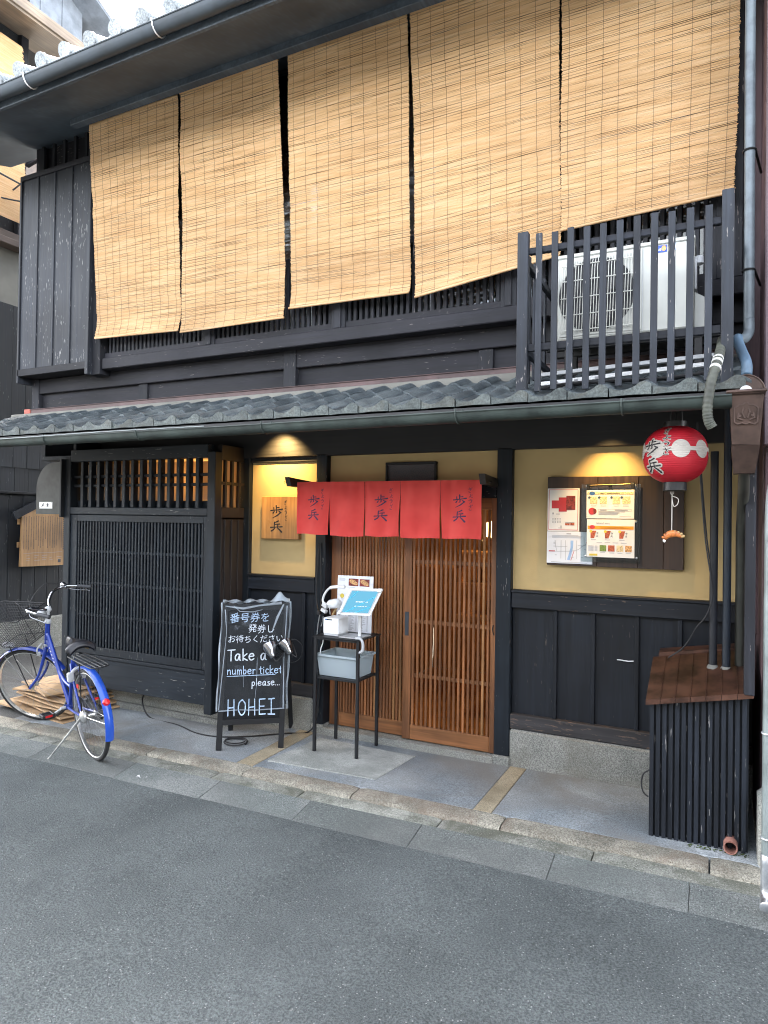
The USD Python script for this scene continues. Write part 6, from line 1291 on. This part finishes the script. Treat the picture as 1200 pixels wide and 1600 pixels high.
hd = np.array((-.97, -.1, -.14)); hc = np.array((-2.535, 4.335, .992))
part(t, 'head', lathe([(0, .062), (.022, .058), (.033, .04), (.036, .0), (.034, -.035), (.020, -.052), (0, -.056)], hc, 20, (-1, .12, -.18)), 'white_plastic', True)
part(t, 'knob', lathe([(0, .012), (.007, .01), (.007, 0), (0, 0)], hc + (-.045, -.028, -.012), 10, (-.6, -.8, 0)), 'grey_plastic', True)
part(t, 'lower_arm', tube(smooth_path([hc + (.02, .0, -.03), (-2.55, 4.36, .93), (-2.575, 4.37, .89)], 5), .0075, 8), 'charm_cream', True)
part(t, 'cable', tube(smooth_path([(-2.565, 4.24, .77), (-2.56, 4.22, .72), (-2.575, 4.215, .67), (-2.585, 4.23, .62)], 6), .0042, 6), 'white_plastic', True)
t = top('white_clamp', 'white screw clamp gripping the right edge of the top shelf', 'clamp', (-2.22, 4.2, .7))
part(t, 'frame', tube(smooth_path([(-2.262, 4.17, .786), (-2.225, 4.165, .786), (-2.205, 4.163, .765), (-2.20, 4.162, .735), (-2.205, 4.163, .705), (-2.228, 4.165, .690), (-2.248, 4.167, .688)], 6), .0105, 10), 'grey_plastic', True); part(t, 'screw', [rod((-2.247, 4.167, .668), (-2.247, 4.167, .72), .004, 8), rod((-2.258, 4.167, .668), (-2.236, 4.167, .668), .004, 6)], 'alu_grey', True)

# ---------------------------------------------------------------- flattened cardboard under the bay
zc = -.09
labs = ['lowest and widest flattened cardboard sheet on the paving behind the bicycle', 'second flattened cardboard sheet from the bottom of the pile', 'third flattened cardboard sheet from the bottom, its corner turned to the street', 'middle flattened cardboard sheet of the pile behind the bicycle', 'flattened cardboard sheet two below the top of the pile', 'flattened cardboard sheet just below the topmost one', 'topmost flattened cardboard sheet, tilted, behind the bicycle frame']
spec = [(-5.28, 4.20, 1.10, .62, -8, 0), (-5.20, 4.22, .92, .58, -14, .0), (-5.16, 4.20, .82, .56, -4, .0), (-5.24, 4.22, .80, .52, -12, .01), (-5.20, 4.20, .72, .5, -6, .0), (-5.26, 4.22, .74, .46, 6, .01), (-5.30, 4.20, .66, .46, -20, .03)]
for lab, (x, y, w, d, a, tilt) in zip(labs, spec):
    t = top('cardboard_sheet', lab, 'cardboard', (x, y, zc), 'flattened cardboard sheets piled by the bay')
    ca, sa = math.cos(math.radians(a)), math.sin(math.radians(a))
    def cfn(u, v, w=w, d=d, ca=ca, sa=sa, x=x, y=y, tilt=tilt, zc=zc):
        px, py = (u - .5) * w, (v - .5) * d
        return grid3(u, v, x + ca * px - sa * py, y + sa * px + ca * py, zc + .012 * np.abs(np.sin(u * 3.1)) * tilt * 20 + tilt * .6 * (v - .5) + .004 * np.sin(u * 7 + a) + .012)
    c = part(t, 'board', sheet(cfn, 10, 6, (0, 0, -.014)), 'cardboard')
    def fl2(u, v, cfn=cfn): return cfn(.46 + .08 * u, v) + np.array([0, 0, .0015])
    part(t, 'fold_line', sheet(lambda u, v: fl2(u * .08 + .4, v), 1, 6, (0, 0, -.001)), 'cardboard_edge')
    zc += .031
# ---------------------------------------------------------------- bicycle
RC = np.array((-3.98, 3.445)); HD = math.radians(160.0); S_ = np.array((math.cos(HD), math.sin(HD))); W_ = np.array((-S_[1], S_[0]))
LEAN = math.radians(5.0); WB = 1.10; z_r = gz(*RC); z_f = gz(*(RC + S_ * WB)); STEER = math.radians(40)
ha, hb = np.array((.80, 0, .88)), np.array((.872, 0, .68)); axd = (ha - hb) / np.linalg.norm(ha - hb)
def steer(p):
    p = np.asarray(p, float) - hb; c, s = math.cos(STEER), math.sin(STEER)
    return hb + p * c + np.cross(axd, p) * s + axd * (p @ axd)[..., None] * (1 - c)
def bk(p, st=False):
    "bicycle coordinates (forward, left, up) to the world"
    p = np.atleast_2d(np.asarray(p, float))
    if st: p = steer(p)
    s, w, h = p.T
    w2, h2 = w * math.cos(LEAN) + h * math.sin(LEAN), h * math.cos(LEAN) - w * math.sin(LEAN)
    xy = RC + s[:, None] * S_ + w2[:, None] * W_
    return np.column_stack([xy, h2 + z_r + (z_f - z_r) * s / WB])
def bmesh(m, st=False):
    m = tm(m).copy(); m.vertices = bk(m.vertices, st); return m
t = top('bicycle', 'blue city bicycle with wire basket parked on its stand at the kerb', 'bicycle', (*(RC + S_ * .55), z_r))
RR = .326
def wheel(cs, st, name):
    c = (cs, 0, RR)
    ty = part(t, name, bmesh(ring(c, (0, 1, 0), RR - .0165, .0165, 48, 10), st), 'black_rubber', True)
    part(ty, 'rim', bmesh(lathe([(RR - .034, -.010), (RR - .030, -.013), (RR - .026, -.012), (RR - .026, .012), (RR - .030, .013), (RR - .034, .010), (RR - .034, -.010)], c, 48, (0, 1, 0)), st), 'rim_silver', 40)
    sp = []
    for k in range(32):
        a = k * 2 * math.pi / 32; e = a + (.45 if k % 4 < 2 else -.45); sd = .028 if k % 2 else -.028
        sp.append(tube([(cs + .022 * math.cos(e), sd, RR + .022 * math.sin(e)), (cs + (RR - .032) * math.cos(a), sd * .1, RR + (RR - .032) * math.sin(a))], .0011, 4))
    part(ty, 'spokes', bmesh(sp, st), 'spoke_steel', kind='stuff')
    part(ty, 'hub', bmesh([lathe([(0, -.055), (.008, -.054), (.010, -.034), (.026, -.030), (.016, -.024), (.014, .024), (.026, .030), (.010, .034), (.008, .054), (0, .055)], c, 16, (0, 1, 0))], st), 'rim_silver', 40)
    return ty
wr = wheel(0, False, 'rear_wheel'); wf = wheel(WB, True, 'front_wheel')
def fender(cs, a0, a1, st):
    def fn(u, v):
        a = np.radians(a0 + (a1 - a0) * u); w = (v - .5) * 2; r = RR + .022 - .012 * w ** 2
        return grid3(u, v, cs + r * np.cos(a), .029 * w, RR + r * np.sin(a))
    u, v = np.meshgrid(np.linspace(0, 1, 25), np.linspace(0, 1, 9), indexing='ij'); P = fn(u, v); Q = P.copy(); c = np.array((cs, 0, RR)); Q = P - (P - c) * .006
    def f2(uu, vv): return fn(uu, vv)
    m = sheet(fn, 24, 8, (0, 0, 0)); n = len(m.vertices) // 2; V = m.vertices.copy(); V[n:] -= (V[n:] - c) / np.linalg.norm(V[n:] - c, axis=1, keepdims=True) * .0022; m.vertices = V
    return bmesh(m, st)
fr_ = part(t, 'rear_mudguard', fender(0, 62, 197, False), 'bike_blue_light', True)
ff_ = part(t, 'front_mudguard', fender(WB, 38, 158, True), 'bike_blue', True)
for sd in (-1, 1):
    part(fr_, 'stay', bmesh(rod((.0, .05 * sd, RR), (-.335, .030 * sd, RR + .03), .0028, 6)), 'rim_silver'); part(ff_, 'stay', bmesh(rod((WB, .05 * sd, RR), (WB + .16, .03 * sd, RR + .305), .0028, 6), True), 'rim_silver')
a = math.radians(152)
part(fr_, 'reflector', bmesh(lathe([(0, .022), (.018, .020), (.025, .008), (.026, 0), (0, -.004)], (RR + .02) * np.array((math.cos(a), 0, math.sin(a))) + (0, 0, RR), 8, (math.cos(a), 0, math.sin(a)))), 'reflector_red', 30)
BBk = np.array((.42, 0, .285)); 
part(t, 'frame', bmesh([tube([ha, hb], .019, 12), tube(smooth_path([(.838, 0, .785), (.66, 0, .57), (.50, 0, .38), BBk], 5), .0165, 12), tube(smooth_path([(.858, 0, .725), (.70, 0, .575), (.52, 0, .47), (.365, 0, .445)], 5), .014, 12), tube([BBk, (.285, 0, .67)], .0155, 12), lathe([(.02, -.036), (.022, 0), (.02, .036)], BBk, 12, (0, 1, 0))]
     + [tube(smooth_path([BBk + (-.01, .022 * sd, 0), (.25, .038 * sd, .30), (.0, .058 * sd, RR)], 4), .0095, 8) for sd in (-1, 1)] + [tube([(.300, .014 * sd, .635), (.22, .036 * sd, .56), (0, .058 * sd, RR)], .0085, 8) for sd in (-1, 1)]), 'bike_blue', True)
part(t, 'frame_lettering', bmesh([box(.75 - .02 * k - .006, .75 - .02 * k + .006, .0160, .0172, .675 - .024 * k - .005, .675 - .024 * k + .005, .0004) for k in range(5)]), 'white_paint')
fk = part(t, 'fork', bmesh([tube(smooth_path([hb + (0, .030 * sd, -.03), (.93, .046 * sd, .53), (1.0, .052 * sd, .42), (WB, .054 * sd, RR)], 5), [.013] * 6 + [.011] * 10, 10) for sd in (-1, 1)] + [tube([hb + (0, -.034, -.025), hb + (0, .034, -.025)], .015, 10)], True), 'bike_blue', True)
part(t, 'seat_post', bmesh(tube([(.285, 0, .66), (.240, 0, .80)], .0125, 10)), 'chrome', True)
# saddle
def sadf(u, v):
    s = .36 - .29 * u; w = (v - .5) * 2; half = .022 + .085 * np.clip((u - .25) / .6, 0, 1) ** 1.3 - .02 * np.clip((u - .85) / .15, 0, 1) ** 2
    hgt = .835 + .018 * np.clip(u - .4, 0, 1) - .045 * np.abs(w) ** 2.4 - .03 * np.clip((u - .9) / .1, 0, 1) ** 2
    return grid3(u, v, s, w * half, hgt)
sad = part(t, 'saddle', bmesh(sheet(sadf, 18, 14, (0, 0, -.022))), 'saddle_black', True)
part(sad, 'springs', bmesh([tube([(.115 + .012 * math.cos(a), sd * .05 + .012 * math.sin(a), .775 + .035 * a / 19) for a in np.linspace(0, 19, 50)], .003, 5) for sd in (-1, 1)] + [rod((.10, .05 * sd, .775), (.24, .01 * sd, .785), .004, 6) for sd in (-1, 1)]), 'brass')
# handlebar and what it carries, turned with the front wheel
hbp = lambda sd: smooth_path([(.765, 0, .985), (.775, .035 * sd, .99), (.80, .075 * sd, 1.02), (.80, .15 * sd, 1.065), (.765, .225 * sd, 1.075), (.68, .265 * sd, 1.06), (.56, .285 * sd, 1.035)], 6)
hbm = part(t, 'handlebar', bmesh([tube(hbp(1), .0115, 10), tube(hbp(-1), .0115, 10)], True), 'chrome', True)
part(t, 'stem', bmesh([tube([ha, ha + axd * .115], .0115, 10), lathe([(.0, .022), (.022, .014), (.024, -.012), (.014, -.026), (.0, -.026)], (.766, 0, .985), 14)], True), 'grey_plastic', True)
for sd in (-1, 1):
    part(hbm, 'grip', bmesh(tube([(.655, .270 * sd, 1.054), (.55, .287 * sd, 1.033)], .0155, 10), True), 'grip_grey', True)
    part(hbm, 'brake_lever', bmesh([tube(smooth_path([(.735, .245 * sd, 1.062), (.72, .265 * sd, 1.035), (.66, .285 * sd, 1.018), (.58, .305 * sd, .995)], 5), .0055, 6), lathe([(0, .018), (.016, .012), (.018, -.012), (0, -.018)], (.742, .242 * sd, 1.068), 10, (0, 1, 0))], True), 'chrome', True)
part(hbm, 'bell', bmesh(lathe([(0, .026), (.018, .020), (.025, .006), (.025, 0), (0, 0)], (.755, -.235, 1.085), 14), True), 'chrome', True)
part(t, 'brake_cable', bmesh([tube(smooth_path([(.74, .25, 1.06), (.86, .2, 1.13), (.97, .06, 1.02), (.93, .03, .74)], 6), .0028, 5), tube(smooth_path([(.74, -.25, 1.06), (.88, -.2, 1.12), (.96, -.05, 1.0), (.88, -.02, .78)], 6), .0028, 5)], True), 'black_cable')
part(t, 'head_fittings', bmesh([lathe([(.024, -.012), (.026, 0), (.022, .012), (.014, .03), (.012, .06)], ha, 14, axd), lathe([(.022, -.01), (.025, 0), (.022, .012)], hb, 14, axd), box(.80, .86, -.03, .03, .93, .975, .01)], True), 'grey_plastic', 40)
part(t, 'front_brake', bmesh([tube(smooth_path([(.915, .0, .69), (.935, .038, .665), (.95, .036, .62)], 4), .006, 6), tube(smooth_path([(.915, .0, .69), (.935, -.038, .665), (.95, -.036, .62)], 4), .006, 6), box(.93, .96, .02, .035, .60, .63, .003)], True), 'grey_plastic')
# basket of wire
def bask(u, side, v):
    "v 0 bottom to 1 rim; perimeter position"
    s0, s1 = .935 - .015 * v, 1.20 + .11 * v; w0 = .125 + .055 * v; h = .735 + .27 * v + .05 * v * ((u if side in (0,) else 0))
    return s0, s1, w0, h
def bring(v):
    s0, s1, w0 = .935 - .015 * v, 1.19 + .12 * v, .120 + .058 * v
    def hh(s): return .730 + v * (.235 + .045 * (s - .92) / .39)
    c = [(s0, -w0), (s1 - .03, -w0), (s1, -w0 + .03), (s1, w0 - .03), (s1 - .03, w0), (s0, w0), (s0, -w0)]
    return [(s, w, hh(s)) for s, w in c]
wires = [tube(bring(v), .0016, 4) for v in np.linspace(.06, .94, 12)]
per0, per1 = bring(0), bring(1)
def along(ring_, q):
    P = np.array(ring_); d = np.r_[0, np.cumsum(np.linalg.norm(np.diff(P, axis=0), axis=1))]; d /= d[-1]
    return np.array([np.interp(q, d, P[:, i]) for i in range(3)])
wires += [tube([along(per0, q), along(per1, q)], .0016, 4) for q in np.linspace(0, 1, 60, endpoint=False)]
wires += [tube([(.935 + .255 * k / 9, -.12, .730), (.935 + .255 * k / 9, .12, .730)], .0016, 4) for k in range(10)] + [tube([(.935, -.12 + .24 * k / 9, .730), (1.19, -.12 + .24 * k / 9, .730)], .0016, 4) for k in range(10)]
bs = part(t, 'basket', bmesh(wires, True), 'basket_wire')
part(bs, 'rim', bmesh([tube(per1, .0055, 8), tube(per0, .004, 8)], True), 'basket_wire', True)
part(t, 'front_lamp', bmesh([lathe([(0, .05), (.03, .045), (.034, .03), (.03, -.02), (.012, -.04), (0, -.04)], (1.205, .0, .690), 14, (1, 0, .1))], True), 'grey_plastic', 40)
part(t, 'basket_stay', bmesh([rod((WB, .058 * sd, RR), (1.12, .10 * sd, .73), .004, 6) for sd in (-1, 1)], True), 'black_iron')
# rear carrier, lock, cranks, stand
part(t, 'rear_carrier', bmesh([tube(smooth_path([(.235, .03, .715), (.20, .062, .718), (-.0, .066, .72), (-.22, .062, .72), (-.26, .03, .72), (-.26, -.03, .72), (-.22, -.062, .72), (0, -.066, .72), (.20, -.062, .718), (.235, -.03, .715)], 5), .0048, 6)] + [rod((.21, w, .718), (-.255, w, .72), .0035, 5) for w in (-.03, 0, .03)] + [rod((-.08, -.064, .716), (-.08, .064, .716), .0035, 5), rod((-.20, -.064, .716), (-.20, .064, .716), .0035, 5)] + [rod((-.03, .064 * sd, .715), (0, .062 * sd, RR + .015), .0042, 6) for sd in (-1, 1)]), 'black_iron')
part(t, 'ring_lock', bmesh([tube([(.205 + .0, .045 * math.cos(a), .565 + .055 * math.sin(a)) for a in np.linspace(-.6, 3.74, 16)], .014, 8), box(.185, .225, .03, .075, .53, .60, .008)]), 'grey_plastic', True)
part(t, 'chain_case', bmesh(placed(poly_mesh(LineString([(.0, RR), (.42, .285)]).buffer(.055), .02), (0, -.050, 0), (1, 0, 0), (0, 0, 1))), 'black_plastic', 40)
cr = part(t, 'crank', bmesh([bar((.42, .062, .285), (.565, .066, .215), .018, .012), lathe([(0, -.07), (.012, -.07), (.012, .07), (0, .07)], BBk, 10, (0, 1, 0))]), 'grey_plastic')
cr2 = part(t, 'crank', bmesh([bar((.42, -.066, .285), (.275, -.068, .355), .018, .012)]), 'grey_plastic')
for c_, s_, w_, h_ in ((cr, .565, .125, .215), (cr2, .275, -.125, .355)):
    part(c_, 'pedal', bmesh([box(s_ - .045, s_ + .045, w_ - .046, w_ - .030, h_ - .013, h_ + .013, .004), box(s_ - .045, s_ + .045, w_ + .030, w_ + .046, h_ - .013, h_ + .013, .004), box(s_ - .045, s_ - .032, w_ - .03, w_ + .03, h_ - .010, h_ + .010, .003), box(s_ + .032, s_ + .045, w_ - .03, w_ + .03, h_ - .010, h_ + .010, .003), rod((s_, w_ - .06, h_), (s_, w_ + .046, h_), .008, 8)]), 'black_plastic')
    part(c_, 'pedal_reflector', bmesh(box(s_ - .047, s_ - .0445, w_ - .025, w_ + .025, h_ - .008, h_ + .008, .0005)), 'reflector_red')
hp_ = bk((0, .062, RR))[0]; ft = np.array((-4.285, 3.31, gz(-4.285, 3.31) + .004)); dd = ft - hp_
part(t, 'kickstand', [tube([hp_, hp_ + dd * .45, ft - dd * .03, ft], [.010, .008, .0065, .0085], 8), bar(hp_ - dd * .06, hp_ + dd * .35, .022, .010)], 'rim_silver')
part(t, 'rear_hub_cover', bmesh([lathe([(0, .075), (.028, .072), (.045, .060), (.046, .048), (0, .046)], (0, 0, RR), 18, (0, 1, 0))]), 'rim_silver', 40)
part(t, 'side_reflector', bmesh(box(.10, .13, .036, .042, .50, .53, .002)), 'reflector_red')
# litter
t = top('paper_scrap', 'small white scrap of paper on the concrete apron', 'litter', (-3.4, 3.33, -.12))
part(t, 'scrap', sheet(lambda u, v: grid3(u, v, -3.455 + .07 * u + .01 * v, 3.335 + .03 * v - .01 * u, gz(-3.42, 3.34) + .008 + .006 * np.sin(u * 5 + v * 3)), 6, 4, (0, 0, .0006)), 'paper_white')
